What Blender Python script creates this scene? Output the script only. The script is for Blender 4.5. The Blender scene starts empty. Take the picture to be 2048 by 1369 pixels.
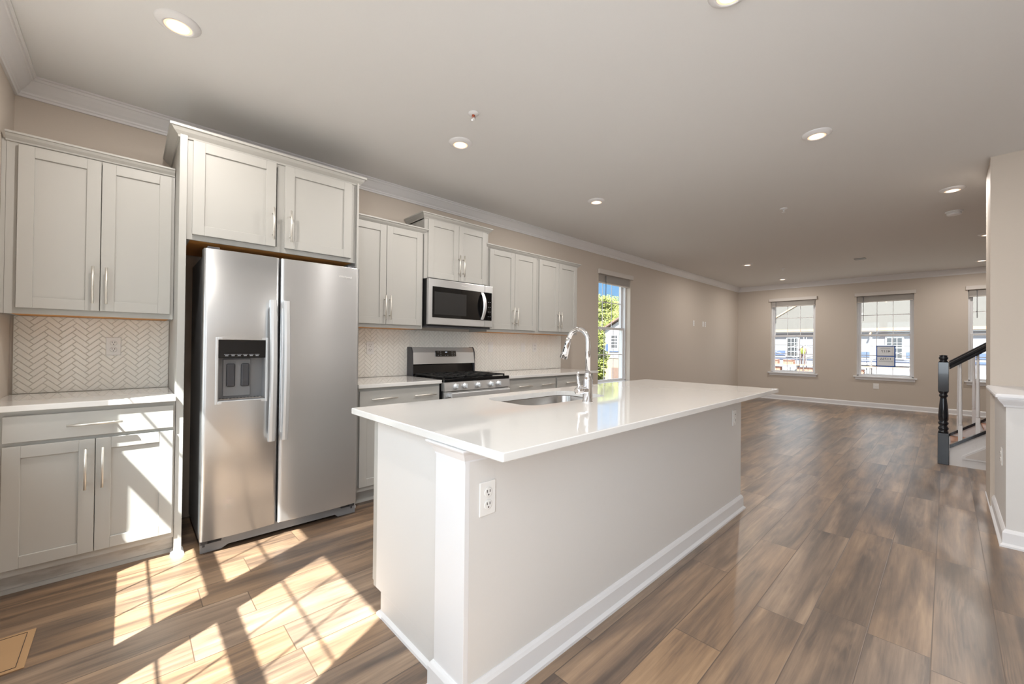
import bpy, bmesh, math, random
from mathutils import Vector, Matrix
random.seed(7)
C = bpy.context.scene.collection
PI = math.pi
# ---------------------------------------------------------------- camera
cam_d = bpy.data.cameras.new('camera'); cam = bpy.data.objects.new('camera', cam_d); C.objects.link(cam)
yaw, pit, rol, camh, fpx = math.radians(46.775), math.radians(.450), math.radians(.582), 1.2309, 817.5
F_ = Vector((math.cos(pit)*math.cos(yaw), math.cos(pit)*math.sin(yaw), math.sin(pit)))
R_ = Vector((math.sin(yaw), -math.cos(yaw), 0)); U_ = R_.cross(F_)
R2 = R_*math.cos(rol)+U_*math.sin(rol); U2 = -R_*math.sin(rol)+U_*math.cos(rol)
cam.matrix_world = Matrix(((R2.x, U2.x, -F_.x, 0), (R2.y, U2.y, -F_.y, 0), (R2.z, U2.z, -F_.z, camh), (0, 0, 0, 1)))
cam_d.sensor_width = 36; cam_d.lens = fpx*36/2048; cam_d.clip_start = .02; cam_d.clip_end = 400
bpy.context.scene.camera = cam
# ---------------------------------------------------------------- view, sky, sun, lamps
sc = bpy.context.scene
sc.view_settings.view_transform = 'Standard'; sc.view_settings.look = 'None'
sc.view_settings.gamma = 1; sc.view_settings.use_curve_mapping = False
sc.view_settings.exposure = 0.3
SUN, SKY, CAN, FILL = 25.0, 1.0, 12.5, 24.0
w = bpy.data.worlds.new('sky'); sc.world = w; w.use_nodes = True
nt = w.node_tree; bg = nt.nodes['Background']
def wn(t, **k):
    x = nt.nodes.new(t)
    for a_, v_ in k.items(): setattr(x, a_, v_)
    return x
wg = wn('ShaderNodeTexCoord'); wsep = wn('ShaderNodeSeparateXYZ'); nt.links.new(wg.outputs['Generated'], wsep.inputs[0])
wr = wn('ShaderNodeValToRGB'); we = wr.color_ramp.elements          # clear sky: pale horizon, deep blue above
we[0].position = 0.0; we[0].color = (.50, .64, .80, 1); we[1].position = 1.0; we[1].color = (.8, .95, 1.2, 1)     # higher sky, out of view, brightened to light floor and ceiling
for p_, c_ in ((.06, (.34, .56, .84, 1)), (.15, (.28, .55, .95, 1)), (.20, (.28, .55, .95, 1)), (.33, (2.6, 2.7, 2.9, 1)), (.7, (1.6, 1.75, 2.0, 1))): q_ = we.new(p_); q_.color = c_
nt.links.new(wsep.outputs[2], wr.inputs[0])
# brighter whitish aureole on the sun's side of the sky
wd = wn('ShaderNodeVectorMath', operation='DOT_PRODUCT'); wd.inputs[1].default_value = Vector((-1, -.5, .9)).normalized(); nt.links.new(wg.outputs['Generated'], wd.inputs[0])
wm = wn('ShaderNodeMapRange'); wm.inputs[1].default_value = .1; wm.inputs[2].default_value = 1.0; wm.inputs[3].default_value = 0; wm.inputs[4].default_value = 1; nt.links.new(wd.outputs['Value'], wm.inputs[0])
wx = wn('ShaderNodeMix', data_type='RGBA'); wx.inputs[7].default_value = (3.2, 3.5, 3.9, 1); nt.links.new(wm.outputs[0], wx.inputs[0]); nt.links.new(wr.outputs[0], wx.inputs[6])
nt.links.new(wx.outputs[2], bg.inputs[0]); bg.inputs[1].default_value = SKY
sd = Vector((1, .5, -1.57)).normalized()
sl = bpy.data.lights.new('sun', 'SUN'); so = bpy.data.objects.new('sun', sl); C.objects.link(so)
so.rotation_euler = sd.to_track_quat('-Z', 'Y').to_euler(); so.location = (-8, -4, 14)
sl.energy = SUN; sl.angle = math.radians(.53); sl.color = (1, .98, .965)

def area(name, loc, aim, sx, sy, power, col=(1, 1, 1), portal=False):
    l = bpy.data.lights.new(name, 'AREA'); o = bpy.data.objects.new(name, l); C.objects.link(o)
    l.shape = 'RECTANGLE'; l.size = sx; l.size_y = sy; l.energy = power; l.color = col
    o.location = loc; o.rotation_euler = Vector(aim).to_track_quat('-Z', 'Y').to_euler()
    l.cycles.is_portal = portal
    return o
XL, XB, YK, YR, HC = -.49, 11.37, 3.66, -2.6, 2.743
WB = ((2.045, 2.93), (.447, 1.325), (-1.15, -.27))       # back wall windows
WL = ((1.94, 2.80), (.93, 1.81), (-.55, .33), (-1.75, -.87))           # left wall windows; the last two are unseen, added for fill light
for a, b in WB: area('window_portal', (XB+.16, (a+b)/2, 1.5), (-1, 0, 0), b-a, 1.7, 1, portal=True)
area('window_portal', (5.71, YK+.16, 1.5), (0, -1, 0), .92, 1.7, 1, portal=True)
for a, b in WL: area('window_portal', (XL-.16, (a+b)/2, 1.54), (1, 0, 0), b-a, 1.78, 1, portal=True)
# fill lamps added in the two made-up windows beside and behind the camera
for a, b in WL[2:]: area('window_daylight', (XL-.03, (a+b)/2, 1.54), (1, 0, 0), b-a, 1.7, FILL, (.86, .93, 1))
# ---------------------------------------------------------------- materials
def srgb(r, g=None, b=None):
    if g is None: r, g, b = r
    return tuple(((c/255)/12.92 if c/255 <= .04045 else ((c/255+.055)/1.055)**2.4) for c in (r, g, b))+(1,)
def mat(name, col, rough=.5, metal=0, coat=0, spec=.5, noise=0, bump=0, nscale=8, **kw):
    m = bpy.data.materials.new(name); m.use_nodes = True; n = m.node_tree; b = n.nodes['Principled BSDF']
    c = srgb(col)
    b.inputs['Base Color'].default_value = c; b.inputs['Roughness'].default_value = rough
    b.inputs['Metallic'].default_value = metal; b.inputs['Coat Weight'].default_value = coat
    b.inputs['Specular IOR Level'].default_value = spec
    for k, v in kw.items(): b.inputs[k.replace('_', ' ')].default_value = v
    if noise or bump:
        tc = n.nodes.new('ShaderNodeTexCoord'); no = n.nodes.new('ShaderNodeTexNoise'); no.inputs['Scale'].default_value = nscale
        no.inputs['Detail'].default_value = 5
        n.links.new(tc.outputs['Object'], no.inputs['Vector'])
        if noise:
            mx = n.nodes.new('ShaderNodeMix'); mx.data_type = 'RGBA'
            mx.inputs[6].default_value = tuple(x*(1-noise) for x in c[:3])+(1,); mx.inputs[7].default_value = tuple(min(1, x*(1+noise)) for x in c[:3])+(1,)
            n.links.new(no.outputs['Fac'], mx.inputs[0]); n.links.new(mx.outputs[2], b.inputs['Base Color'])
        if bump:
            bp = n.nodes.new('ShaderNodeBump'); bp.inputs['Strength'].default_value = bump; bp.inputs['Distance'].default_value = .002
            n.links.new(no.outputs['Fac'], bp.inputs['Height']); n.links.new(bp.outputs[0], b.inputs['Normal'])
    return m
M = {}
M['wall'] = mat('wall_paint', (204, 193, 181), .7, noise=.015, bump=.08, nscale=90)
M['wall_pale'] = mat('wall_paint_pale', (219, 216, 213), .6, noise=.01, bump=.06, nscale=90)
M['ceil'] = mat('ceiling_paint', (225, 224, 223), .85, noise=.01, bump=.05, nscale=120)
M['trim'] = mat('trim_white', (230, 229, 230), .35, noise=.008)
M['cab'] = mat('cabinet_grey', (178, 176, 171), .42, noise=.01, nscale=3)
M['cabin'] = mat('cabinet_inside_birch', (214, 150, 78), .6, noise=.12, nscale=14)
M['white'] = mat('plastic_white', (235, 233, 230), .35, noise=.005)
M['slot'] = mat('slot_dark', (60, 50, 48), .6, noise=.05)
M['nickel'] = mat('satin_nickel', (224, 220, 212), .38, metal=.8, noise=.02)
M['chrome'] = mat('chrome', (238, 238, 240), .06, metal=1, noise=.01)
M['black'] = mat('gloss_black', (14, 14, 16), .12, noise=.05)
M['blackm'] = mat('matte_black_iron', (20, 20, 21), .5, noise=.1, bump=.2, nscale=60)
M['blackglass'] = mat('dark_glass', (10, 10, 11), .04, noise=.02)
M['screen'] = mat('microwave_screen', (38, 38, 38), .25, noise=.05)
M['grey'] = mat('plastic_grey', (128, 128, 130), .4, noise=.04)
M['dgrey'] = mat('plastic_dark_grey', (70, 70, 74), .4, noise=.04)
M['navy'] = mat('newel_black_paint', (24, 27, 34), .16, noise=.1, coat=.3)
M['quartz'] = mat('quartz_white', (226, 224, 221), .07, noise=.012, nscale=30, coat=.4)
M['tile'] = mat('tile_white_glazed', (246, 243, 236), .16, noise=.02, nscale=4)
M['grout'] = mat('grout', (228, 223, 214), .8, noise=.03, nscale=40)
M['sheath'] = mat('sheathing', (68, 64, 60), .8, noise=.08, nscale=2)
M['wrap'] = mat('house_wrap', (116, 116, 123), .6, noise=.03, nscale=1)
M['siding'] = mat('siding_white', (150, 150, 153), .6, noise=.02)
M['lumber'] = mat('lumber', (172, 136, 104), .8, noise=.12, nscale=6)
M['brick'] = mat('brick_red', (146, 110, 96), .85, noise=.25, nscale=5)
M['bluew'] = mat('blue_membrane', (70, 84, 112), .6, noise=.08)
M['greenw'] = mat('green_sheathing', (120, 158, 138), .7, noise=.05)
M['winglass'] = mat('house_window_glass', (52, 52, 54), .1, noise=.1)
M['steel_pipe'] = mat('scaffold_steel', (140, 136, 134), .4, metal=.6, noise=.1)
M['bark'] = mat('bark', (92, 78, 62), .9, noise=.25, bump=.6, nscale=9)
M['tape'] = mat('painters_tape_blue', (28, 84, 170), .6, noise=.05)
M['paper'] = mat('paper_backlit', (232, 230, 228), .8, noise=.02, Subsurface_Weight=.0)
_n = M['paper'].node_tree; _t = _n.nodes.new('ShaderNodeBsdfTranslucent'); _t.inputs[0].default_value = srgb(225, 222, 222); _x = _n.nodes.new('ShaderNodeMixShader'); _x.inputs[0].default_value = .5
_n.links.new(_n.nodes['Principled BSDF'].outputs[0], _x.inputs[1]); _n.links.new(_t.outputs[0], _x.inputs[2]); _n.links.new(_x.outputs[0], _n.nodes['Material Output'].inputs[0])
M['ink'] = mat('ink', (40, 40, 44), .7, noise=.05)
M['vent'] = mat('floor_register_tan', (176, 142, 104), .5, noise=.04)
M['blind'] = mat('blind_slat', (212, 205, 198), .6, noise=.02)
M['copper'] = mat('sprinkler_copper', (200, 96, 60), .3, metal=.7, noise=.05)
M['primer'] = mat('primed_toe_board', (188, 184, 178), .7)
M['outbrick'] = mat('house_tan_brick', (140, 122, 106), .85, noise=.12, nscale=7)
M['roof'] = mat('roof_shingle', (108, 88, 78), .9, noise=.15, nscale=5)
M['tread'] = mat('stair_tread_oak', (180, 128, 98), .35, noise=.15, nscale=6)
M['skirtpanel'] = mat('stair_panel_paint', (214, 208, 204), .5, noise=.01)
def primer():
    n = M['primer'].node_tree; b = n.nodes['Principled BSDF']; tc = n.nodes.new('ShaderNodeTexCoord')
    mp = n.nodes.new('ShaderNodeMapping'); mp.inputs['Scale'].default_value = (5, 5, 22)
    no = n.nodes.new('ShaderNodeTexNoise'); no.inputs['Scale'].default_value = 1.3; no.inputs['Detail'].default_value = 4
    cr = n.nodes.new('ShaderNodeValToRGB'); cr.color_ramp.elements[0].position = .36; cr.color_ramp.elements[0].color = srgb(180, 176, 170)
    cr.color_ramp.elements[1].position = .52; cr.color_ramp.elements[1].color = srgb(206, 203, 198)
    n.links.new(tc.outputs['Object'], mp.inputs[0]); n.links.new(mp.outputs[0], no.inputs['Vector']); n.links.new(no.outputs['Fac'], cr.inputs[0]); n.links.new(cr.outputs[0], b.inputs['Base Color'])
primer()
def steel(name, col, rough, aniso=.75):
    m = mat(name, col, rough, metal=.88); n = m.node_tree; b = n.nodes['Principled BSDF']
    b.inputs['Anisotropic'].default_value = aniso
    tg = n.nodes.new('ShaderNodeTangent'); tg.direction_type = 'UV_MAP'; tg.uv_map = 'grain'; n.links.new(tg.outputs[0], b.inputs['Tangent'])
    tc = n.nodes.new('ShaderNodeTexCoord'); mp = n.nodes.new('ShaderNodeMapping'); mp.inputs['Scale'].default_value = (5, 5, 14)
    no = n.nodes.new('ShaderNodeTexNoise'); no.inputs['Scale'].default_value = 1; no.inputs['Detail'].default_value = 2
    mr = n.nodes.new('ShaderNodeMapRange'); mr.inputs[3].default_value = rough*.92; mr.inputs[4].default_value = rough*1.08
    n.links.new(tc.outputs['Object'], mp.inputs[0]); n.links.new(mp.outputs[0], no.inputs['Vector'])
    n.links.new(no.outputs['Fac'], mr.inputs[0]); n.links.new(mr.outputs[0], b.inputs['Roughness'])
    return m
M['steel'] = steel('brushed_stainless', (204, 205, 206), .34)
M['steelbright'] = mat('satin_stainless_pull', (222, 224, 226), .42, metal=.75, noise=.01)
M['steelsink'] = steel('sink_stainless', (176, 172, 168), .22)
def glass():
    m = bpy.data.materials.new('window_glass'); m.use_nodes = True; n = m.node_tree; n.nodes.remove(n.nodes['Principled BSDF'])
    t = n.nodes.new('ShaderNodeBsdfTransparent'); t.inputs[0].default_value = (.9, .93, .92, 1)
    g = n.nodes.new('ShaderNodeBsdfGlossy'); g.inputs['Roughness'].default_value = .02
    lw = n.nodes.new('ShaderNodeLayerWeight'); lw.inputs[0].default_value = .5
    p5 = n.nodes.new('ShaderNodeMath'); p5.operation = 'POWER'; p5.inputs[1].default_value = 5; n.links.new(lw.outputs['Facing'], p5.inputs[0])
    fr = n.nodes.new('ShaderNodeMath'); fr.operation = 'MULTIPLY_ADD'; fr.inputs[1].default_value = .7; fr.inputs[2].default_value = .03; n.links.new(p5.outputs[0], fr.inputs[0])
    mx = n.nodes.new('ShaderNodeMixShader'); n.links.new(fr.outputs[0], mx.inputs[0]); n.links.new(t.outputs[0], mx.inputs[1]); n.links.new(g.outputs[0], mx.inputs[2])
    n.links.new(mx.outputs[0], n.nodes['Material Output'].inputs[0]); return m
M['glass'] = glass()
def emit(name, col, s):
    m = bpy.data.materials.new(name); m.use_nodes = True; b = m.node_tree.nodes['Principled BSDF']
    b.inputs['Base Color'].default_value = srgb(col); b.inputs['Emission Color'].default_value = srgb(col); b.inputs['Emission Strength'].default_value = s; return m
M['lens'] = emit('lamp_lens', (255, 236, 214), 1.6); M['lensrim'] = emit('lamp_lens_rim', (255, 214, 180), .75)
M['led'] = emit('display_glow', (200, 210, 225), .5)
M['icon'] = mat('printed_icons', (150, 152, 156), .5, noise=.02)
def floor_mat():
    m = bpy.data.materials.new('vinyl_plank_floor'); m.use_nodes = True; n = m.node_tree; L = n.links; b = n.nodes['Principled BSDF']
    N = n.nodes.new
    def math_(op, a, b_=None, c_=None):
        x = N('ShaderNodeMath'); x.operation = op
        for i, v in enumerate((a, b_, c_)):
            if v is None: continue
            if isinstance(v, (int, float)): x.inputs[i].default_value = v
            else: L.new(v, x.inputs[i])
        return x.outputs[0]
    tc = N('ShaderNodeTexCoord'); sp = N('ShaderNodeSeparateXYZ'); L.new(tc.outputs['Object'], sp.inputs[0])
    X, Y = sp.outputs[0], sp.outputs[1]; PW, PL = .1935, 1.22
    v = math_('DIVIDE', math_('SUBTRACT', Y, .042), PW); row = math_('FLOOR', v); fv = math_('FRACT', v)
    wn = N('ShaderNodeTexWhiteNoise'); wn.noise_dimensions = '1D'; L.new(row, wn.inputs['W'])
    u = math_('ADD', math_('DIVIDE', X, PL), math_('MULTIPLY', wn.outputs['Value'], 7)); colm = math_('FLOOR', u); fu = math_('FRACT', u)
    cb = N('ShaderNodeCombineXYZ'); L.new(row, cb.inputs[0]); L.new(colm, cb.inputs[1])
    w2 = N('ShaderNodeTexWhiteNoise'); w2.noise_dimensions = '3D'; L.new(cb.outputs[0], w2.inputs['Vector'])
    rnd = w2.outputs['Value']; rc = N('ShaderNodeSeparateColor'); L.new(w2.outputs['Color'], rc.inputs[0])
    def coords(sx, sy, k):
        c = N('ShaderNodeCombineXYZ'); L.new(math_('MULTIPLY', X, sx), c.inputs[0]); L.new(math_('MULTIPLY', Y, sy), c.inputs[1]); L.new(math_('MULTIPLY', rnd, k), c.inputs[2]); return c.outputs[0]
    def noise(vec, s, d=4, r=.55, dist=0):
        x = N('ShaderNodeTexNoise'); x.inputs['Scale'].default_value = s; x.inputs['Detail'].default_value = d; x.inputs['Roughness'].default_value = r; x.inputs['Distortion'].default_value = dist; L.new(vec, x.inputs['Vector']); return x.outputs['Fac']
    blot = noise(coords(.85, 6.0, 40), 1.25, 4, .55, .5)      # broad tan/umber clouds
    grain = noise(coords(2.0, 60, 60), 1.0, 6, .65, .4); streak = noise(coords(.9, 17, 70), 1.0, 4, .6, .8)
    fine = noise(coords(9, 300, 20), 1.0, 3, .6)
    # cathedral rings
    wv = N('ShaderNodeTexWave'); wv.wave_type = 'RINGS'; wv.rings_direction = 'SPHERICAL'; wv.inputs['Scale'].default_value = 4.2; wv.inputs['Distortion'].default_value = 5.5
    wv.inputs['Detail'].default_value = 2.5; wv.inputs['Detail Scale'].default_value = 1.2
    cc = N('ShaderNodeCombineXYZ')
    L.new(math_('MULTIPLY', math_('SUBTRACT', math_('FRACT', math_('ADD', fu, rc.outputs[0])), .5), 1.5), cc.inputs[0])
    L.new(math_('MULTIPLY', math_('SUBTRACT', fv, math_('MULTIPLY_ADD', rc.outputs[1], .4, .3)), 2.1), cc.inputs[1]); L.new(math_('MULTIPLY', rnd, 9), cc.inputs[2])
    L.new(cc.outputs[0], wv.inputs['Vector'])
    mask = noise(coords(1.4, 6, 90), 1.6, 2)
    mk = N('ShaderNodeMapRange'); L.new(mask, mk.inputs[0]); mk.inputs[1].default_value = .52; mk.inputs[2].default_value = .66
    t = math_('ADD', math_('MULTIPLY', math_('SUBTRACT', rnd, .5), .13), blot)
    t = math_('ADD', t, math_('MULTIPLY', math_('SUBTRACT', grain, .5), .36)); t = math_('ADD', t, math_('MULTIPLY', math_('SUBTRACT', streak, .5), .55))
    t = math_('ADD', t, math_('MULTIPLY', math_('SUBTRACT', fine, .5), .12))
    t = math_('SUBTRACT', t, math_('MULTIPLY', math_('MULTIPLY', math_('SUBTRACT', 1, wv.outputs['Fac']), mk.outputs[0]), .13))
    cr = N('ShaderNodeValToRGB'); e = cr.color_ramp.elements
    e[0].position = .25; e[0].color = srgb(*FL[0]); e[1].position = .78; e[1].color = srgb(*FL[4])
    for p, c in ((.39, FL[1]), (.5, FL[2]), (.62, FL[3])):
        q = e.new(p); q.color = srgb(*c)
    L.new(t, cr.inputs[0])
    hs = N('ShaderNodeHueSaturation'); L.new(cr.outputs[0], hs.inputs['Color'])
    L.new(math_('MULTIPLY_ADD', rc.outputs[2], .22, .80), hs.inputs['Saturation']); L.new(math_('MULTIPLY_ADD', rc.outputs[1], .10, .95), hs.inputs['Value'])
    # seams
    ey = math_('MINIMUM', fv, math_('SUBTRACT', 1, fv)); ex = math_('MULTIPLY', math_('MINIMUM', fu, math_('SUBTRACT', 1, fu)), PL/PW)
    ed = math_('MINIMUM', ey, ex); sm = N('ShaderNodeMapRange'); L.new(ed, sm.inputs[0]); sm.inputs[1].default_value = .004; sm.inputs[2].default_value = .014
    mx = N('ShaderNodeMix'); mx.data_type = 'RGBA'; mx.inputs[6].default_value = srgb(84, 66, 52); L.new(sm.outputs[0], mx.inputs[0]); L.new(hs.outputs[0], mx.inputs[7])
    L.new(mx.outputs[2], b.inputs['Base Color'])
    rr = N('ShaderNodeMapRange'); L.new(grain, rr.inputs[0]); rr.inputs[3].default_value = .30; rr.inputs[4].default_value = .44; L.new(rr.outputs[0], b.inputs['Roughness'])
    b.inputs['Specular IOR Level'].default_value = .8; b.inputs['Coat Weight'].default_value = .5; b.inputs['Coat Roughness'].default_value = .36
    bp = N('ShaderNodeBump'); bp.inputs['Strength'].default_value = .25; bp.inputs['Distance'].default_value = .002
    L.new(math_('ADD', math_('MULTIPLY', sm.outputs[0], 1.0), math_('MULTIPLY', fine, .25)), bp.inputs['Height']); L.new(bp.outputs[0], b.inputs['Normal'])
    return m
FL = ((82, 65, 53), (106, 85, 67), (128, 102, 79), (148, 119, 91), (174, 143, 111))
M['floor'] = floor_mat()
# ---------------------------------------------------------------- mesh helpers
class B:
    """collects shapes into one mesh; off = world position of the thing (subtracted)"""
    def __init__(s, off=(0, 0, 0)): s.bm = bmesh.new(); s.off = Vector(off); s.smooth = False
    def v(s, p): return s.bm.verts.new(Vector(p)-s.off)
    def box(s, x0, x1, y0, y1, z0, z1, bev=0, seg=2):
        x0, x1 = min(x0, x1), max(x0, x1); y0, y1 = min(y0, y1), max(y0, y1); z0, z1 = min(z0, z1), max(z0, z1)
        vs = [s.v((x, y, z)) for x in (x0, x1) for y in (y0, y1) for z in (z0, z1)]
        fs = [s.bm.faces.new([vs[i] for i in q]) for q in ((0, 1, 3, 2), (4, 6, 7, 5), (0, 4, 5, 1), (2, 3, 7, 6), (0, 2, 6, 4), (1, 5, 7, 3))]
        if bev: bmesh.ops.bevel(s.bm, geom=list({e for f in fs for e in f.edges}), offset=bev, segments=seg, affect='EDGES', profile=.5)
        return s
    def prism(s, pts, ax, a, b_):
        """closed 2D outline extruded along axis ax (0,1,2) from a to b"""
        def P(p, t):
            q = list(p); q.insert(ax, t); return q
        A = [s.v(P(p, a)) for p in pts]; D = [s.v(P(p, b_)) for p in pts]; n = len(pts)
        s.bm.faces.new(A); s.bm.faces.new(D[::-1])
        for i in range(n): s.bm.faces.new((A[i], D[i], D[(i+1) % n], A[(i+1) % n]))
        return s
    def sweep(s, prof, path, up=(0, 0, 1), side=1, closed=False):
        """profile points (out, up) mitred along a horizontal polyline; out = to the right*side of travel"""
        path = [Vector(p) for p in path]; rings = []
        n = len(path)
        for i, p in enumerate(path):
            d0 = (p-path[i-1]).normalized() if (i > 0 or closed) else None
            d1 = (path[(i+1) % n]-p).normalized() if (i < n-1 or closed) else None
            d0 = d0 or d1; d1 = d1 or d0
            n0 = Vector((d0.y, -d0.x, 0))*side; n1 = Vector((d1.y, -d1.x, 0))*side
            m = (n0+n1).normalized(); k = 1/max(.2, m.dot(n0))
            rings.append([s.v(p+m*k*a+Vector((0, 0, b_))) for a, b_ in prof])
        m_ = len(prof)
        for i in range(n if closed else n-1):
            A, D = rings[i], rings[(i+1) % n]
            for j in range(m_): s.bm.faces.new((A[j], A[(j+1) % m_], D[(j+1) % m_], D[j]))
        if not closed: s.bm.faces.new(rings[0][::-1]); s.bm.faces.new(rings[-1])
        return s
    def lathe(s, prof, c, ax=2, seg=32, cap=True):
        """prof: (radius, height along ax) about centre c"""
        c = Vector(c); rings = []
        for r, h in prof:
            ring = []
            for k in range(seg):
                a = 2*PI*k/seg; q = [r*math.cos(a), r*math.sin(a)]; q.insert(ax, h); ring.append(s.v(c+Vector(q)))
            rings.append(ring)
        for A, D in zip(rings, rings[1:]):
            for k in range(seg):
                f = s.bm.faces.new((A[k], A[(k+1) % seg], D[(k+1) % seg], D[k])); f.smooth = True
        if cap: s.bm.faces.new(rings[0][::-1]); s.bm.faces.new(rings[-1])
        return s
    def tube(s, pts, r, seg=14, cap=True, rz=None):
        """round tube through pts; r number or list"""
        pts = [Vector(p) for p in pts]; n = len(pts); rings = []; prev = None
        for i, p in enumerate(pts):
            t = (pts[min(i+1, n-1)]-pts[max(i-1, 0)]).normalized()
            if prev is None: a = Vector((0, 0, 1)) if abs(t.z) < .9 else Vector((1, 0, 0)); x = t.cross(a).normalized()
            else: x = (prev-t*prev.dot(t)).normalized()
            prev = x; y = t.cross(x); rr = r[i] if isinstance(r, (list, tuple)) else r
            rings.append([s.v(p+(x*math.cos(2*PI*k/seg)+y*math.sin(2*PI*k/seg))*rr) for k in range(seg)])
        for A, D in zip(rings, rings[1:]):
            for k in range(seg):
                f = s.bm.faces.new((A[k], A[(k+1) % seg], D[(k+1) % seg], D[k])); f.smooth = True
        if cap: s.bm.faces.new(rings[0][::-1]); s.bm.faces.new(rings[-1])
        return s
    def bar(s, a, b_, w_, h_):
        """rectangular bar between two points"""
        a, b_ = Vector(a), Vector(b_); t = (b_-a).normalized(); x = t.cross(Vector((0, 0, 1)) if abs(t.z) < .95 else Vector((1, 0, 0))).normalized()*w_/2; y = x.cross(t).normalized()*h_/2
        A = [s.v(a+i*x+j*y) for i, j in ((-1, -1), (1, -1), (1, 1), (-1, 1))]; D = [s.v(b_+i*x+j*y) for i, j in ((-1, -1), (1, -1), (1, 1), (-1, 1))]
        s.bm.faces.new(A); s.bm.faces.new(D[::-1])
        for i in range(4): s.bm.faces.new((A[i], D[i], D[(i+1) % 4], A[(i+1) % 4]))
        return s
def obj(name, b, m, parent=None, kind=None, loc=None):
    bmesh.ops.recalc_face_normals(b.bm, faces=b.bm.faces)
    if isinstance(m, str) and m.startswith('steel'):
        uv = b.bm.loops.layers.uv.new('grain')
        for f in b.bm.faces:
            for l in f.loops: l[uv].uv = (l.vert.co.z+.37*l.vert.co.y, l.vert.co.x+.61*l.vert.co.y)
    me = bpy.data.meshes.new(name); b.bm.to_mesh(me); b.bm.free()
    o = bpy.data.objects.new(name, me); C.objects.link(o); me.materials.append(M[m] if isinstance(m, str) else m)
    if parent: o.parent = parent
    else: o.location = b.off
    if kind: o['kind'] = kind
    return o
def root(name, loc, label=None, cat=None, group=None, kind=None, rz=0):
    o = bpy.data.objects.new(name, None); C.objects.link(o); o.location = loc; o.rotation_euler = (0, 0, rz); o.empty_display_size = .1
    if label: o['label'] = label
    if cat: o['category'] = cat
    if group: o['group'] = group
    if kind: o['kind'] = kind
    return o
def tag(o, label, cat, group=None):
    o['label'] = label; o['category'] = cat
    if group: o['group'] = group
    return o
def struct(name, b, m): return obj(name, b, m, kind='structure')
def text(name, body, size, mtx, m, parent=None, ext=.0006, align='CENTER'):
    cu = bpy.data.curves.new(name, 'FONT'); cu.body = body; cu.size = size; cu.extrude = ext; cu.align_x = align; cu.align_y = 'CENTER'; cu.resolution_u = 3
    o = bpy.data.objects.new('tmp', cu); C.objects.link(o); dg = bpy.context.evaluated_depsgraph_get()
    me = bpy.data.meshes.new_from_object(o.evaluated_get(dg)); bpy.data.objects.remove(o)
    me.transform(mtx); me.materials.clear(); me.materials.append(M[m]); p = bpy.data.objects.new(name, me); C.objects.link(p)
    if parent: p.parent = parent
    return p
# ---------------------------------------------------------------- room shell
T = .22
def wall_x(name, x0, x1, ya, yb, holes, m):           # wall whose faces look along X; holes in Y
    b = B(); ys = ya
    for a, d, z0, z1 in sorted(holes):
        b.box(x0, x1, ys, a, 0, HC); b.box(x0, x1, a, d, 0, z0); b.box(x0, x1, a, d, z1, HC); ys = d
    b.box(x0, x1, ys, yb, 0, HC); return struct(name, b, m)
def wall_y(name, y0, y1, xa, xb, holes, m):
    b = B(); xs = xa
    for a, d, z0, z1 in sorted(holes):
        b.box(xs, a, y0, y1, 0, HC); b.box(a, d, y0, y1, 0, z0); b.box(a, d, y0, y1, z1, HC); xs = d
    b.box(xs, xb, y0, y1, 0, HC); return struct(name, b, m)
struct('floor', B().box(XL-T, XB+T, YR-T, YK+T, -.2, 0), 'floor')
struct('ceiling', B().box(XL-T, XB+T, YR-T, YK+T, HC, HC+.2), 'ceil')
wall_x('wall_left', XL-T, XL, YR, YK, [(a, b_, .65, 2.43) for a, b_ in WL], 'wall')
wall_x('wall_back', XB, XB+T, YR, YK, [(a, b_, .65, 2.345) for a, b_ in WB], 'wall')
wall_y('wall_kitchen', YK, YK+T, XL-T, XB+T, [(5.25, 6.17, .65, 2.345)], 'wall')
wall_y('wall_right', YR-T, YR, XL-T, XB+T, [], 'wall')
struct('wall_stair_side', B().box(4.906, 5.4, YR, -.232, 0, HC), 'wall')
# knee wall with its ledge
KX, KY = 4.03, -.255
struct('wall_knee', B().box(KX, 4.906, YR, KY, 0, .93), 'wall_pale')
led = [(0, 0), (.045, 0), (.045, .012), (.038, .022), (0, .022)]
crn = [(0, 0), (.008, 0), (.012, .012), (.03, .038), (.036, .05), (.036, .06), (0, .06)]
kp = [(KX, YR, 0), (KX, KY, 0), (4.906, KY, 0)]
b = B(); b.box(KX-.0, 4.906, YR, KY, .93, .957); b.sweep(led, [(p[0], p[1], .935) for p in kp], side=-1)
b.sweep(crn, [(p[0], p[1], .875) for p in kp], side=-1)
struct('trim_ledge', b, 'trim')
BASE = [(0, 0), (.028, 0), (.028, .012), (.018, .022), (.016, .024), (.016, .088), (.010, .100), (.004, .108), (0, .108)]
def base(name, path, side): return struct(name, B().sweep(BASE, path, side=side), 'trim')
base('baseboard_kitchen', [(4.36, YK, 0), (XB, YK, 0)], 1)
base('baseboard_back', [(XB, YK, 0), (XB, YR, 0)], 1)
base('baseboard_left', [(XL, YR, 0), (XL, 3.02, 0)], 1)
base('baseboard_knee', [(KX, YR, 0), (KX, KY, 0), (5.4, KY, 0)], -1)
# tall sliver of baseboard wall beyond the ledge
CR = [(0, 0), (0, -.105), (.012, -.105), (.016, -.094), (.022, -.090), (.024, -.080), (.04, -.066), (.062, -.040), (.072, -.026), (.078, -.024), (.082, -.012), (.092, -.010), (.092, 0)]
def crown(name, path, side): return struct(name, B().sweep(CR, path, side=side), 'trim')
crown('trim_crown', [(XL, YR, HC), (XL, YK, HC), (XB, YK, HC), (XB, YR, HC), (5.4, YR, HC)], 1)
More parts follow.
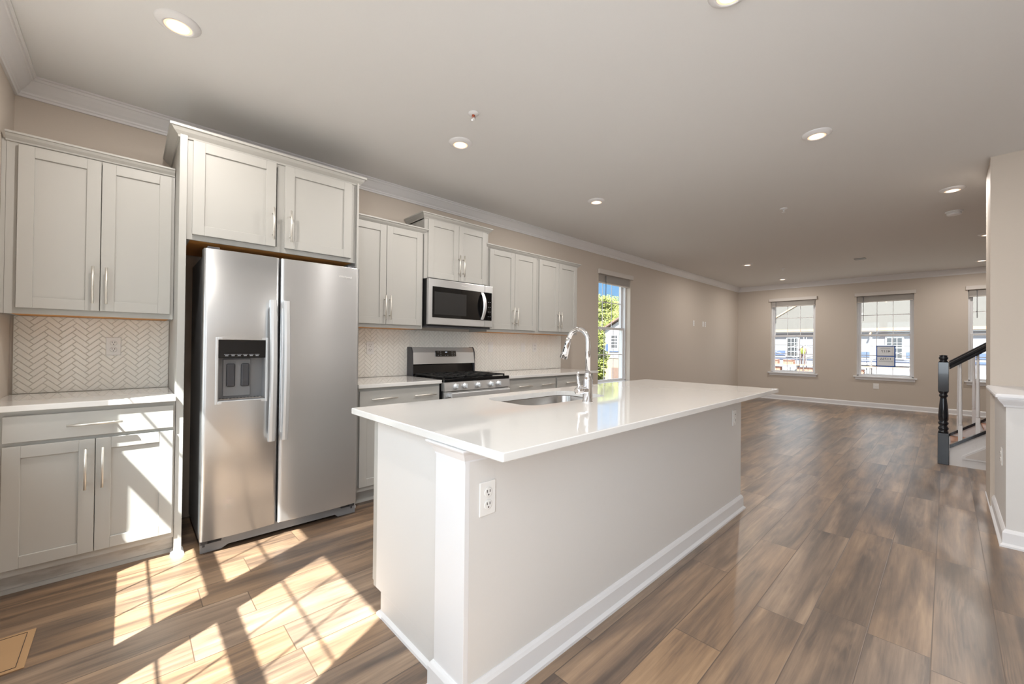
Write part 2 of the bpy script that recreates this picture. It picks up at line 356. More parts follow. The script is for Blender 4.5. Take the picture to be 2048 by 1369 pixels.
# ---------------------------------------------------------------- windows
def window(n, loc, rz, w, z0, z1, D=.13, sill=True, horn=.05):
    """local frame: x along wall, room at -y, glass plane at y=+D"""
    r = root('window_%d' % n, loc, kind='structure', rz=rz)
    h = w/2; zr = 1.518 if z1 < 2.4 else 1.515
    b = B(); e = .028                                       # frame lining the opening
    for x0, x1 in ((-h, -h+e), (h-e, h)): b.box(x0, x1, D-.05, D+.06, z0, z1)
    b.box(-h, h, D-.05, D+.06, z1-e, z1); b.box(-h, h, D-.05, D+.06, z0, z0+.02)
    obj('window_frame', b, 'trim', r)
    def sash(nm, y, za, zb, zm, st, rb, rt):
        b = B(); x = h-e-.001
        b.box(-x, -x+st, y-.016, y+.016, za, zb, .003); b.box(x-st, x, y-.016, y+.016, za, zb, .003)
        b.box(-x+st, x-st, y-.016, y+.016, za, za+rb, .003); b.box(-x+st, x-st, y-.016, y+.016, zb-rt, zb, .003)
        g = x-st
        for q in (-g/3, g/3): b.box(q-.0045, q+.0045, y-.003, y+.003, za+rb, zb-rt)
        b.box(-g, g, y-.0026, y+.0026, zm-.0075, zm+.0075)
        s_ = obj(nm, b, 'trim', r)
        obj('pane', B().box(-g-.004, g+.004, y-.0015, y+.0015, za+rb-.004, zb-rt+.004), 'glass', s_)
    sash('upper_sash', D+.022, zr-.018, z1-e, 1.945, .036, .04, .03 if z1 < 2.4 else .025)
    sash('lower_sash', D-.014, z0+.02, zr+.020, 1.10 if z1 > 2.4 else 1.093, .036, .022, .038)
    if sill:
        b = B(); b.box(-h-horn, h+horn, -.050, 0, z0-.022, z0+.004, .004); b.box(-h+.001, h-.001, -.01, D-.05, z0-.01, z0+.004)
        obj('window_sill', b, 'trim', r)
        b = B(); b.box(-h-.02, h+.02, -.016, 0, z0-.075, z0-.022, .004); obj('apron', b, 'trim', r)
    return r
for i, (a, d) in enumerate(WB): window(i+1, (XB, (a+d)/2, 0), -PI/2, d-a, .65, 2.345)
window(4, (5.71, YK, 0), 0, .92, .65, 2.345, horn=.0)
for i, (a, d) in enumerate(WL): window(5+i, (XL, (a+d)/2, 0), PI/2, d-a, .65, 2.43)  # last two are out of view, added to let in fill light
def blind(loc, rz, w, label, zs=2.215, depth=.02):
    r = root('window_blind', loc, label, 'blind', 'raised blinds on the windows', rz=rz); h = w/2
    b = B(); b.box(-h-.03, h+.03, -.045, -.004, 2.345, 2.415, .003); obj('valance', b, 'blind', r)
    b = B(); z = 2.342; x = h-.012
    while z > zs+.012:
        b.box(-x, x, .004, .052, z-.0035, z); z -= .0075
    b.box(-x, x, .003, .053, zs, zs+.013, .003); obj('slat_stack', b, 'blind', r)
    b = B(); b.tube([(-h+.11 if rz != 0 else -h+.19, -.006, 2.33), (-h+.11 if rz != 0 else -h+.19, -.006, 1.82)], .005, 8); obj('wand', b, 'grey', r)
blind((XB, 2.4875, 0), -PI/2, .885, 'raised white slat blind on the small-looking back window nearest the corner')
blind((XB, .886, 0), -PI/2, .878, 'raised white slat blind over the window with the paper notice')
blind((XB, -.71, 0), -PI/2, .88, 'raised white slat blind on the far window behind the stair rail')
blind((5.71, YK, 0), 0, .92, 'raised white slat blind on the tall narrow-looking window beside the wall cabinets')
# ---------------------------------------------------------------- cabinets
def handle_v(p, x, y, z0, z1, off):
    b = B(off); b.tube([(x, y-.032, z0), (x, y-.032, z1)], .006, 12)
    for z in (z0+.035, z1-.035): b.tube([(x, y, z), (x, y-.032, z)], .005, 10)
    return obj('handle', b, 'nickel', p)
def handle_h(p, x0, x1, y, z, off):
    b = B(off); b.tube([(x0, y-.032, z), (x1, y-.032, z)], .006, 12)
    for x in (x0+.035, x1-.035): b.tube([(x, y, z), (x, y-.032, z)], .005, 10)
    return obj('handle', b, 'nickel', p)
def door(p, x0, x1, z0, z1, y, off, rail=.058, m='cab', s=1):
    """shaker door, front face at y (looking -Y for s=1), 19 mm thick"""
    b = B(off); y1 = y+.019*s; k = .0016
    b.box(x0, x0+rail, y, y1, z0, z1, k, 1); b.box(x1-rail, x1, y, y1, z0, z1, k, 1)
    b.box(x0+rail-.0005, x1-rail+.0005, y, y1, z0, z0+rail, k, 1); b.box(x0+rail-.0005, x1-rail+.0005, y, y1, z1-rail, z1, k, 1)
    b.box(x0+rail-.004, x1-rail+.004, y+.009*s, y1-.001*s, z0+rail-.004, z1-rail+.004)
    # small sticking bead round the panel
    return obj('door', b, m, p)
def slab(name, p, x0, x1, z0, z1, y, off):
    return obj(name, B(off).box(x0, x1, y, y+.019, z0, z1, .002), 'cab', p)
UCR = [(0, 0), (.006, 0), (.008, .008), (.022, .022), (.030, .034), (.036, .036), (.036, .046), (0, .046)]
def upper(name, x0, x1, z0, z1, yf, doors, label, crownpath=None, ch=0, hz=None, grp='grey shaker wall cabinets', sides=(0, 0), ctop=None):
    """yf = door front plane"""
    off = ((x0+x1)/2, YK, z0); r = root(name, off, label, 'cabinet', grp)
    b = B(off); yb = yf+.020; t = .018
    b.box(x0, x0+t, yb+.018, YK-.001, z0, z1); b.box(x1-t, x1, yb+.018, YK-.001, z0, z1); b.box(x0, x1, yb+.018, YK-.001, z1-t, z1)
    b.box(x0+t, x1-t, YK-.012, YK-.001, z0+.012, z1)
    # face frame
    b.box(x0, x0+.038, yb, yb+.019, z0, z1); b.box(x1-.038, x1, yb, yb+.019, z0, z1); b.box(x0+.038, x1-.038, yb, yb+.019, z0, z0+.035); b.box(x0+.038, x1-.038, yb, yb+.019, z1-.035, z1)
    if name == 'over_fridge_cabinet': b.box((x0+x1)/2-.03, (x0+x1)/2+.03, yb, yb+.019, z0+.035, z1-.035)
    obj('body', b, 'cab', r)
    obj('bottom_board', B(off).box(x0+t, x1-t, yb+.019, YK-.013, z0+.001, z0+.011), 'cabin', r)
    for (a, d, hx) in doors:
        dr = door(r, a, d, hz[2], hz[3], yf, off); handle_v(dr, hx, yf, hz[0], hz[1], off)
    if crownpath:
        b = B(off); b.sweep([(q[0]*max(1, ch/.046), q[1]*ch/.046) for q in UCR], [(p[0], p[1], ctop) for p in crownpath], side=1)
        b.box(x0+.003, x1-.003, yb+.004, YK-.004, z1-.002, ctop+.03)
        obj('crown_molding', b, 'cab', r)
    return r
HZ = (1.443, 1.652, 1.403, 2.262)
yb = 3.35
upper('hanging_cabinet', -.472, .205, 1.372, 2.283, 3.33, [(-.431, -.122, -.149), (-.119, .190, -.094)],
      'grey two-door wall cabinet in the corner, left of the refrigerator', [(.203, 3.35), (-.475, 3.35)][::-1], .045, HZ, ctop=2.272)
obj_f = B((-.481, 3.36, 1.372)); obj_f.box(-.489, -.473, 3.352, 3.372, 1.372, 2.283); tag(obj('filler_strip', obj_f, 'cab'), 'narrow grey filler strip between the left wall and corner wall cabinet', 'filler')
OFC = upper('over_fridge_cabinet', .243, 1.246, 1.838, 2.44, 3.045, [(.268, .705, .687), (.759, 1.208, .791)],
      'deep grey two-door cabinet above the stainless refrigerator, on tall side panels', [(.207, 3.655), (.207, 3.065), (1.26, 3.065), (1.26, 3.655)], .062, (1.91, 2.119, 1.868, 2.424), ctop=2.426)
upper('hanging_cabinet', 1.262, 1.996, 1.372, 2.27, 3.33, [(1.29, 1.626, 1.612), (1.630, 1.980, 1.659)],
      'grey two-door wall cabinet between the refrigerator and microwave', [(1.262, 3.35), (1.996, 3.35), (1.996, 3.40)], .05, HZ, ctop=2.257)
upper('microwave_cabinet', 2.000, 2.772, 1.848, 2.42, 3.315, [(2.035, 2.380, 2.378), (2.384, 2.738, 2.432)],
      'short grey two-door cabinet above the microwave, taller crown than its neighbours', [(2.0, 3.655), (2.0, 3.335), (2.772, 3.335), (2.772, 3.655)], .05, (1.904, 2.113, 1.858, 2.406), ctop=2.41)
for i, (a, d, s, l) in enumerate(((2.776, 3.545, 3.168, 'grey two-door wall cabinet directly right of the microwave'), (3.547, 4.318, 3.93, 'grey two-door wall cabinet at the right end, nearest the tall window'))):
    cp = [(a, 3.655), (a, 3.35), (d, 3.35)] if i == 0 else [(a, 3.35), (d, 3.35), (d, 3.655)]
    upper('hanging_cabinet', a, d, 1.372, 2.27, 3.33, [(a+.024, s-.002, s-.028), (s+.002, d-.028, s+.028)], l, cp, .05, HZ, ctop=2.257)
def basecab(x0, x1, drawers, doors, label, toe='cab', left=0):
    off = ((x0+x1)/2, YK, 0); r = root('base_cabinet', off, label, 'cabinet', 'grey shaker base cabinets')
    b = B(off); b.box(x0, x1, 3.05, YK-.002, .105, .891)
    obj('body', b, 'cab', r)
    b = B(off); b.box(x0, x1, 3.125, 3.145, 0, .105); obj('toe_board', b, toe, r)
    b = B(off); b.prism([(3.110, 0), (3.125, 0), (3.125, .02), (3.118, .017)], 0, x0, x1); obj('shoe_molding', b, 'cab', r)
    for a, d, hs in drawers:
        s_ = slab('drawer', r, a, d, .742, .868, 3.03, off)
        for h0, h1 in hs: handle_h(s_, h0, h1, 3.03, .806, off)
    for a, d, hx in doors:
        dr = door(r, a, d, .140, .724, 3.03, off); handle_v(dr, hx, 3.03, .472, .681, off)
    return r
basecab(-.445, .205, [(-.425, .196, [(-.217, -.014)])], [(-.425, -.1175, -.150), (-.1145, .196, -.088)],
        'grey base cabinet in the corner with one drawer over two doors, sunlit', 'primer')
fb = B((-.467, 3.06, 0)); fb.box(-.489, -.446, 3.05, 3.07, .105, .891); tag(obj('filler_strip', fb, 'cab'), 'narrow grey filler strip between the left wall and corner base cabinet', 'filler')
basecab(1.268, 1.996, [(1.280, 1.985, [(1.359, 1.575), (1.728, 1.936)])], [(1.280, 1.631, 1.60), (1.634, 1.985, 1.665)],
        'grey base cabinet between refrigerator and range, wide drawer with two pulls')
basecab(2.788, 3.545, [(2.802, 3.530, [(2.925, 3.124), (3.272, 3.486)])], [(2.802, 3.164, 3.13), (3.168, 3.530, 3.20)],
        'grey base cabinet just right of the gas range')
basecab(3.549, 4.262, [(3.562, 4.248, [(3.688, 3.902), (4.0, 4.2)])], [(3.562, 3.903, 3.87), (3.907, 4.248, 3.94)],
        'grey base cabinet at the right end of the wall run, beside the tall window')
# tall refrigerator end panels
def panel(x0, x1, r):
    off = tuple(r.location); obj('side_panel', B(off).box(x0, x1, 3.045, YK-.002, 0, 2.44), 'cab', r)
    b = B(off); b.sweep([(0, 0), (.014, 0), (.012, .01), (.004, .018), (0, .019)], [(x0, 3.12, 0), (x0, 3.045, 0), (x1, 3.045, 0), (x1, 3.12, 0)], side=1) if x0 < 1 else b.box(x0, x1, 3.035, 3.045, 0, .018)
    obj('shoe_molding', b, 'trim', r)
panel(.207, .241, OFC); panel(1.248, 1.260, OFC)
# countertops
def counter(x0, x1, label, y0=3.012, y1=YK-.002):
    off = ((x0+x1)/2, 3.34, .892); b = B(off); b.box(x0, x1, y0, y1, .892, .921, .003)
    return tag(obj('countertop', b, 'quartz'), label, 'countertop', 'white quartz countertops along the wall')
counter(-.489, .205, 'white quartz countertop on the corner base cabinet, left of the refrigerator')
counter(1.263, 2.000, 'white quartz countertop between the refrigerator and gas range')
counter(2.782, 4.335, 'long white quartz countertop to the right of the gas range')
# herringbone backsplash
def herring(x0, x1, z0, z1, label):
    off = ((x0+x1)/2, YK, z0); r = root('backsplash', off, label, 'backsplash', 'white herringbone tile backsplashes')
    obj('grout_bed', B(off).box(x0, x1, YK-.006, YK-.0005, z0, z1), 'grout', r)
    bm = bmesh.new(); w_, g = .0268, .0011; cx, cz = -.399, 1.245; s2 = math.sqrt(.5)
    def tile(x, y, lx, ly):
        a = (x*w_+g, y*w_+g); c = ((x+lx)*w_-g, (y+ly)*w_-g); k = .0012
        def P(p, d): return ((p[0]-p[1])*s2+cx, YK-d, (p[0]+p[1])*s2+cz)
        lo = [a, (c[0], a[1]), c, (a[0], c[1])]; hi = [(a[0]+k, a[1]+k), (c[0]-k, a[1]+k), (c[0]-k, c[1]-k), (a[0]+k, c[1]-k)]
        m0 = P(((a[0]+c[0])/2, (a[1]+c[1])/2), 0)
        if not (x0-.06 < m0[0] < x1+.06 and z0-.06 < m0[2] < z1+.06): return
        Lo = [bm.verts.new(P(p, .005)) for p in lo]; Mi = [bm.verts.new(P(p, .0085)) for p in lo]; Hi = [bm.verts.new(P(p, .0098)) for p in hi]
        bm.faces.new(Hi)
        for i in range(4):
            j = (i+1) % 4; bm.faces.new((Lo[i], Lo[j], Mi[j], Mi[i])); bm.faces.new((Mi[i], Mi[j], Hi[j], Hi[i]))
    for bb in range(-45, 45):
        for a in range(-45, 45):
            u, v = a+3*bb, a-3*bb
            px = (u-v)*s2*w_+cx
            if px < x0-.2 or px > x1+.2: continue
            tile(u, v, 3, 1); tile(u, v+1, 1, 3)
    for co, no in (((x0+.002, 0, 0), (-1, 0, 0)), ((x1-.002, 0, 0), (1, 0, 0)), ((0, 0, z0+.002), (0, 0, -1)), ((0, 0, z1), (0, 0, 1))):
        bmesh.ops.bisect_plane(bm, geom=bm.verts[:]+bm.edges[:]+bm.faces[:], plane_co=co, plane_no=no, clear_outer=True)
    bmesh.ops.translate(bm, verts=bm.verts, vec=-Vector(off))
    b = B(); b.bm.free(); b.bm = bm
    obj('tiles', b, 'tile', r)
herring(-.478, .205, .922, 1.3715, 'white herringbone tile backsplash in the corner, left of the refrigerator')
herring(1.263, 4.36, .922, 1.3715, 'long white herringbone tile backsplash behind the gas range')
# ---------------------------------------------------------------- outlets and plates
def plate(loc, rz, label, kind='duplex', m='white', w=.070, h=.115, group='wall plates'):
    """local: faces -y"""
    nm = {'duplex': 'power_outlet', 'switch': 'light_switch', 'blank': 'media_plate'}[kind]
    r = root(nm, loc, label, 'outlet' if kind != 'switch' else 'switch', group, rz=rz)
    obj('cover_plate', B().box(-w/2, w/2, -.006, -.0002, -h/2, h/2, .0025), m, r)
    if kind == 'duplex':
        for z in (-.021, .021):
            b = B(); b.lathe([(.0165, 0), (.0165, -.0030), (.015, -.0035)], (0, -.006, z), 1, 20); s_ = obj('socket', b, m, r)
            b = B()
            for x in (-.006, .006): b.box(x-.0014, x+.0014, -.0103, -.0094, z+.000, z+.009)
            b.lathe([(.0028, 0), (.0028, -.0008)], (0, -.0095, z-.008), 1, 10); obj('slots', b, 'slot', s_)
    elif kind == 'switch':
        obj('rocker', B().box(-.016, .016, -.010, -.005, -.033, .033, .002), m, r)
    else:
        obj('socket', B().box(-.012, .012, -.010, -.005, -.012, .012, .002), m, r)
    return r
YT = YK-.0100
plate((-.066, YT, 1.198), 0, 'white duplex outlet in the tiles left of the refrigerator')
plate((1.632, YT, 1.195), 0, 'white duplex outlet in the tiles between refrigerator and range')
plate((3.087, YT, 1.207), 0, 'white wall switch in the tiles just right of the gas range', 'switch')
plate((3.62, YT, 1.207), 0, 'white wall switch in the tiles, middle of the three plates right of the range', 'switch')
plate((3.83, YT, 1.207), 0, 'white duplex outlet in the tiles, nearest the faucet of the three plates')
plate((8.69, YK, 1.735), 0, 'white duplex outlet high on the living room wall, left of a pair')
plate((9.175, YK, 1.735), 0, 'white media plate high on the living room wall, left plate of the pair', 'blank')
plate((9.29, YK, 1.735), 0, 'white duplex outlet high on the living room wall, right plate of the pair')
plate((XB, 1.01, .453), -PI/2, 'white square plate low on the back wall under the notice window', 'blank', w=.09, h=.115)
plate((4.27, KY, .52), PI, 'white duplex outlet on the long side of the knee wall', 'duplex')
# ---------------------------------------------------------------- refrigerator
off = (.762, 3.3, 0); fr = root('refrigerator', off, 'stainless side-by-side refrigerator with ice and water dispenser', 'refrigerator')
b = B(off); b.box(.325, 1.205, 3.0, 3.63, .03, 1.755, .004); obj('cabinet_body', b, 'grey', fr)
def fdoor(name, x0, x1, hole=None):
    b = B(off); n = 14; yb_, yf = 2.992, 2.916; z0, z1 = .085, 1.772; bulge = .011
    def yy(x): t = (x-x0)/(x1-x0)*2-1; e = min(1, (1-abs(t))/.06); return yf-bulge*(1-t*t) + (.005*(1-e)**2)
    xs = [x0+(x1-x0)*i/40 for i in range(41)]
    zs = [z0, z0+.004, z1-.004, z1]
    if hole: xs = sorted(set([x for x in xs if not (hole[0]-.004 < x < hole[0]+.004 or hole[1]-.004 < x < hole[1]+.004)]+[hole[0], hole[1]])); zs = [z0, hole[2], hole[3], z1]
    G = [[b.v((x, yy(x), z)) for z in zs] for x in xs]
    for i in range(len(xs)-1):
        for j in range(len(zs)-1):
            if hole and hole[0] <= (xs[i]+xs[i+1])/2 <= hole[1] and hole[2] <= (zs[j]+zs[j+1])/2 <= hole[3]: continue
            f = b.bm.faces.new((G[i][j], G[i+1][j], G[i+1][j+1], G[i][j+1])); f.smooth = True
    K = [b.v((x, yb_, z)) for x, z in ((xs[0], z0), (xs[-1], z0), (xs[-1], z1), (xs[0], z1))]
    top = [g[-1] for g in G]; bot = [g[0] for g in G]
    b.bm.faces.new(top+[K[2], K[3]]); b.bm.faces.new(bot+[K[1], K[0]]); b.bm.faces.new(G[0]+[K[3], K[0]]); b.bm.faces.new(G[-1]+[K[2], K[1]]); b.bm.faces.new(K)
    return obj(name, b, 'steel', fr), yy
DX0, DX1, DZ0, DZ1 = .384, .630, .880, 1.248
dl, yl = fdoor('freezer_door', .312, .699, (DX0, DX1, DZ0, DZ1))
dr_, yr_ = fdoor('fridge_door', .708, 1.217)
obj('door_gasket', B(off).box(.318, .695, 2.993, 2.999, .09, 1.765).box(.712, 1.212, 2.993, 2.999, .09, 1.765), 'dgrey', fr)
def fhandle(p, x0, x1, y):
    b = B(off); z0, z1 = .617, 1.498; n = 16; ring = []
    for i in range(n+1):
        t = i/n; z = z0+(z1-z0)*t; bow = .018*math.sin(PI*t); ins = .004*math.sin(PI*t)
        yf = y-.042-bow; ring.append([b.v(q) for q in ((x0+ins, yf+.012, z), (x0+ins+.006, yf+.002, z), ((x0+x1)/2, yf, z), (x1-.006+ins, yf+.002, z), (x1+ins, yf+.012, z), (x1+ins-.004, yf+.024, z), (x0+ins+.004, yf+.024, z))])
    for A, D in zip(ring, ring[1:]):
        for k in range(7): b.bm.faces.new((A[k], A[(k+1) % 7], D[(k+1) % 7], D[k]))
    b.bm.faces.new(ring[0][::-1]); b.bm.faces.new(ring[-1])
    for z in (z0+.0, z1-.045): b.box(x0+.006, x1-.006, y-.032, y+.004, z, z+.045, .003)
    return obj('handle', b, 'steelbright', p)
fhandle(dl, .638, .680, yl(.66)); fhandle(dr_, .712, .754, yr_(.74))
# dispenser
b = B(off); yf = 2.912
for q in ((.372, .386, .866, 1.262), (.628, .642, .866, 1.262), (.384, .630, 1.246, 1.262), (.384, .630, .866, .884)): b.box(q[0], q[1], yf-.004, 2.95, q[2], q[3], .003)
ds = obj('dispenser_bezel', b, 'steelbright', dl)
b = B(off); b.prism([(2.914, 1.142), (2.914, 1.247), (2.99, 1.247), (2.99, 1.138), (2.918, 1.138)], 0, .386, .628); dp = obj('control_panel', b, 'black', dl)
b = B(off); b.box(.386, .390, 2.916, 2.985, .884, 1.138); b.box(.624, .628, 2.916, 2.985, .884, 1.138); b.box(.386, .628, 2.984, 2.990, .884, 1.138); b.box(.386, .628, 2.916, 2.99, .880, .888)
dn = obj('dispenser_niche', b, 'grey', dl)
b = B(off); b.box(.418, .560, 2.972, 2.983, .905, 1.130, .004); obj('splash_plate', b, 'grey', dl)
for x in (.434, .508):
    b = B(off); b.box(x, x+.044, 2.960, 2.972, .962, 1.102, .008, 3); obj('dispenser_paddle', b, 'dgrey', dl)
b = B(off); b.box(.39, .624, 2.922, 2.98, .889, .894, .001)
for i in range(12): b.box(.40+i*.018, .408+i*.018, 2.93, 2.975, .894, .896)
obj('drip_tray', b, 'steelsink', dl)
b = B(off)
for i in range(6):
    x = .414+i*.031; b.box(x, x+.026, 2.9125, 2.915, 1.158, 1.1605); b.box(x+.005, x+.021, 2.9125, 2.915, 1.149, 1.154)
    pass
pi_ = obj('panel_icons', b, 'icon', dp); pi_['kind'] = 'stuff'
text('badge_lettering', 'Whirlpool', .022, Matrix.Translation(Vector((1.112, yr_(1.11)-.0012, 1.700))-Vector(off)) @ Matrix.Rotation(PI/2, 4, 'X'), 'white', dr_)
# base grille with stepped ends
b = B(off); b.prism([(.32, .003), (.42, .004), (.455, .022), (.90, .022), (1.08, .022), (1.10, .003), (1.222, .003), (1.222, .052), (1.12, .055), (1.115, .082), (.425, .082), (.42, .052), (.32, .052)], 1, 2.955, 2.985)
obj('base_grille', b, 'grey', fr)
for x in (.335, 1.195):
    b = B(off); b.box(x-.018, x+.018, 2.945, 2.99, .055, .083, .003); b.lathe([(.012, 0), (.012, .02)], (x, 2.965, .038), 2, 12); obj('hinge_foot', b, 'dgrey', fr)
for x in (.36, 1.17):
    b = B(off); b.box(x-.03, x+.03, 2.94, 3.08, 1.7725, 1.790, .004); obj('hinge_cover', b, 'dgrey', fr)
for x, y in ((.36, 3.05), (1.17, 3.05), (.36, 3.6), (1.17, 3.6)):
    obj('roller', B(off).lathe([(.016, -.012), (.016, .012)], (x, y, .016), 0, 14), 'blackm', fr)
# ---------------------------------------------------------------- range
off = (2.385, 3.35, 0); rg = root('gas_range', off, 'freestanding stainless gas range with five knobs and black cast iron grates', 'range')
b = B(off); b.box(2.006, 2.774, 3.02, 3.64, .03, .900); obj('body', b, 'blackm', rg)
b = B(off); b.prism([(2.975, .822), (2.985, .899), (3.03, .899), (3.03, .822)], 0, 2.004, 2.776); cp = obj('control_panel', b, 'steel', rg)
for x in (2.123, 2.222, 2.371, 2.529, 2.624):
    b = B(off); b.lathe([(.026, 0), (.026, -.010), (.020, -.013), (.019, -.030), (.016, -.033)], (x, 2.981, .862), 1, 28); b.box(x-.006, x+.006, 2.936, 2.955, .845, .879, .003); obj('knob', b, 'steelbright', rg)
b = B(off); b.box(2.006, 2.774, 3.0, 3.56, .899, .922, .004); b.box(2.006, 2.774, 2.985, 3.02, .899, .93, .006); obj('cooktop', b, 'black', rg)
for (x0, x1) in ((2.03, 2.265), (2.272, 2.508), (2.515, 2.75)):
    b = B(off); z = .948; t = .012
    for x in (x0, x1-t): b.box(x, x+t, 3.03, 3.53, z-.012, z, .002)
    for y in (3.03, 3.27, 3.518): b.box(x0, x1, y, y+t, z-.012, z, .002)
    xm = (x0+x1)/2; b.box(xm-t/2, xm+t/2, 3.03, 3.53, z-.012, z, .002)
    for y in (3.15, 3.39):
        b.box(x0, x1, y-t/2, y+t/2, z-.012, z, .002)
    for x in (x0, x1-t):
        for y in (3.03, 3.518): b.box(x, x+t, y, y+t, .922, z-.01)
    obj('grate', b, 'blackm', rg)
for x, y, rr in ((2.15, 3.15, .045), (2.15, 3.40, .036), (2.39, 3.27, .04), (2.63, 3.15, .05), (2.63, 3.40, .036)):
    obj('burner', B(off).lathe([(rr, 0), (rr, .010), (rr*.8, .014)], (x, y, .922), 2, 24), 'blackm', rg)
b = B(off); b.prism([(3.55, .922), (3.57, 1.035), (3.63, 1.035), (3.63, .922)], 0, 2.012, 2.768); obj('rear_vent', b, 'black', rg)
b = B(off); b.prism([(3.535, 1.035), (3.55, 1.15), (3.570, 1.196), (3.582, 1.201), (3.638, 1.201), (3.638, 1.035)], 0, 2.018, 2.762)
bk = obj('backguard', b, 'steel', rg)
for x0 in (2.006, 2.762): obj('backguard_cap', B(off).prism([(3.540, .922), (3.545, 1.15), (3.565, 1.196), (3.580, 1.204), (3.640, 1.204), (3.640, .922)], 0, x0, x0+.012), 'dgrey', rg)
b = B(off); b.prism([(3.5355, 1.108), (3.5445, 1.166), (3.553, 1.166), (3.545, 1.108)], 0, 2.272, 2.520); cd = obj('clock_display', b, 'blackglass', rg)
b = B(off)
for (x, z) in ((2.30, 1.155), (2.33, 1.155), (2.30, 1.12), (2.33, 1.12), (2.33, 1.137), (2.385, 1.12), (2.415, 1.12), (2.47, 1.155), (2.47, 1.137), (2.50, 1.137), (2.47, 1.12), (2.50, 1.12)):
    yy_ = 3.5355+(z-1.108)/.058*.009; b.box(x-.006, x+.006, yy_-.0008, yy_+.002, z-.002, z+.002)
obj('display_icons', b, 'icon', cd)
obj('display_digits', B(off).box(2.385, 2.41, 3.5415, 3.546, 1.148, 1.157), 'led', cd)
b = B(off); b.box(2.008, 2.772, 2.985, 3.02, .20, .815, .004); od = obj('oven_door', b, 'steel', rg)
obj('oven_window', B(off).box(2.09, 2.69, 2.982, 2.99, .36, .66, .002), 'blackglass', od)
b = B(off); b.box(2.045, 2.735, 2.925, 2.945, .766, .810, .006)
for x in (2.05, 2.70): b.box(x, x+.03, 2.94, 2.99, .772, .804, .003)
obj('handle', b, 'steelbright', od)
obj('storage_drawer', B(off).box(2.008, 2.772, 2.99, 3.02, .06, .192, .004), 'steel', rg)
for x in (2.05, 2.73):
    for y in (3.08, 3.58): obj('foot', B(off).lathe([(.02, 0), (.02, .03)], (x, y, 0), 2, 12), 'blackm', rg)
# ---------------------------------------------------------------- microwave
off = (2.387, 3.5, 1.40); mw = root('microwave', off, 'stainless over-the-range microwave with curved door handle', 'microwave')
b = B(off); b.box(2.006, 2.770, 3.29, YK-.012, 1.405, 1.845, .002); obj('body', b, 'blackm', mw)
b = B(off); b.prism([(3.29, 1.392), (3.33, 1.392), (3.62, 1.400), (3.62, 1.405), (3.29, 1.405)], 0, 2.01, 2.77); obj('bottom_vent', b, 'dgrey', mw)
y0 = 3.250
b = B(off); b.box(2.002, 2.664, y0, 3.288, 1.415, 1.840, .004); md = obj('door', b, 'steel', mw)
obj('door_glass', B(off).box(2.042, 2.660, y0-.003, y0+.004, 1.482, 1.770, .001), 'blackglass', md)
obj('window_screen', B(off).box(2.062, 2.430, y0-.0042, y0-.0028, 1.512, 1.722), M['screen'], md)
obj('control_column', B(off).box(2.666, 2.772, y0, 3.288, 1.415, 1.840, .004), 'steel', mw)
cc_ = obj('keypad', B(off).box(2.664, 2.757, y0-.003, y0+.004, 1.482, 1.770, .001), 'blackglass', mw)
b = B(off)
for r_ in range(4):
    for c_ in range(2): b.box(2.706+c_*.024, 2.718+c_*.024, y0-.0038, y0-.0028, 1.52+r_*.05, 1.524+r_*.05)
obj('keypad_icons', b, 'icon', cc_)
b = B(off); n = 16; ring = []
for i in range(n+1):
    t = i/n; z = 1.488+(1.765-1.488)*t; k = math.sin(PI*t)**.8; x = 2.628; yf = y0-.012-.050*k
    wdt = .017+.004*k
    ring.append([b.v(q) for q in ((x-wdt, yf+.010, z), (x-wdt*.6, yf, z), (x+wdt*.6, yf, z), (x+wdt, yf+.010, z), (x+wdt*.7, yf+.016, z), (x-wdt*.7, yf+.016, z))])
for A, D in zip(ring, ring[1:]):
    for k in range(6): b.bm.faces.new((A[k], A[(k+1) % 6], D[(k+1) % 6], D[k]))
b.bm.faces.new(ring[0][::-1]); b.bm.faces.new(ring[-1])
for z in (1.488, 1.745): b.box(2.616, 2.640, y0-.016, y0, z, z+.02, .002)
obj('handle', b, 'steelbright', md)
text('badge_lettering', 'Whirlpool', .018, Matrix.Translation(Vector((2.405, y0-.0012, 1.806))-Vector(off)) @ Matrix.Rotation(PI/2, 4, 'X'), 'white', md)
# ---------------------------------------------------------------- island
off = (2.1, 1.45, 0); il = root('kitchen_island', off, 'long white kitchen island base with square corner post and baseboard', 'island')
IX0, IX1, IY0, IY1 = .808, 3.425, 1.078, 1.25
obj('knee_wall', B(off).box(IX0+.02, IX1, IY0, IY1-.03, 0, .891), 'wall_pale', il)
b = B(off); b.box(IX0, IX0+.02, IY0-.001, IY1, 0, .891, .001); b.box(IX0+.0205, IX0+.17, IY1-.03, IY1, 0, .891); po = obj('corner_post', b, 'trim', il)
b = B(off); CAPP = [(0, 0), (.003, 0), (.003, .006), (.006, .012), (.016, .030), (.026, .040), (.028, .044), (.028, .048), (0, .048)]
b.sweep([(a*1.0, z) for a, z in CAPP], [(IX0+.16, IY0, .843), (IX0, IY0, .843), (IX0, IY1, .843), (IX0+.1, IY1, .843)], side=-1)
obj('post_cap', b, 'trim', il)
b = B(off); b.box(.855, .875, IY1, 1.815, .10, .891); b.box(3.38, 3.40, IY1, 1.815, .10, .891); b.box(.875, 3.38, IY1, 1.815, .10, .12); b.box(.875, 3.38, 1.797, 1.815, .12, .70); b.box(.855, 3.40, IY1, 1.765, 0, .0995)
obj('cabinet_body', b, 'wall_pale', il)
b = B(off); b.box(.855, .874, 1.815, 1.842, .10, .891); obj('face_frame', b, 'cab', il)
dx = [.858, 1.29, 1.72, 2.16, 2.60, 3.00, 3.39]
for i in range(6):
    if i in (2, 3) or True:
        door(il, dx[i]+.002, dx[i+1]-.002, .115, .86, 1.864, off, s=-1)
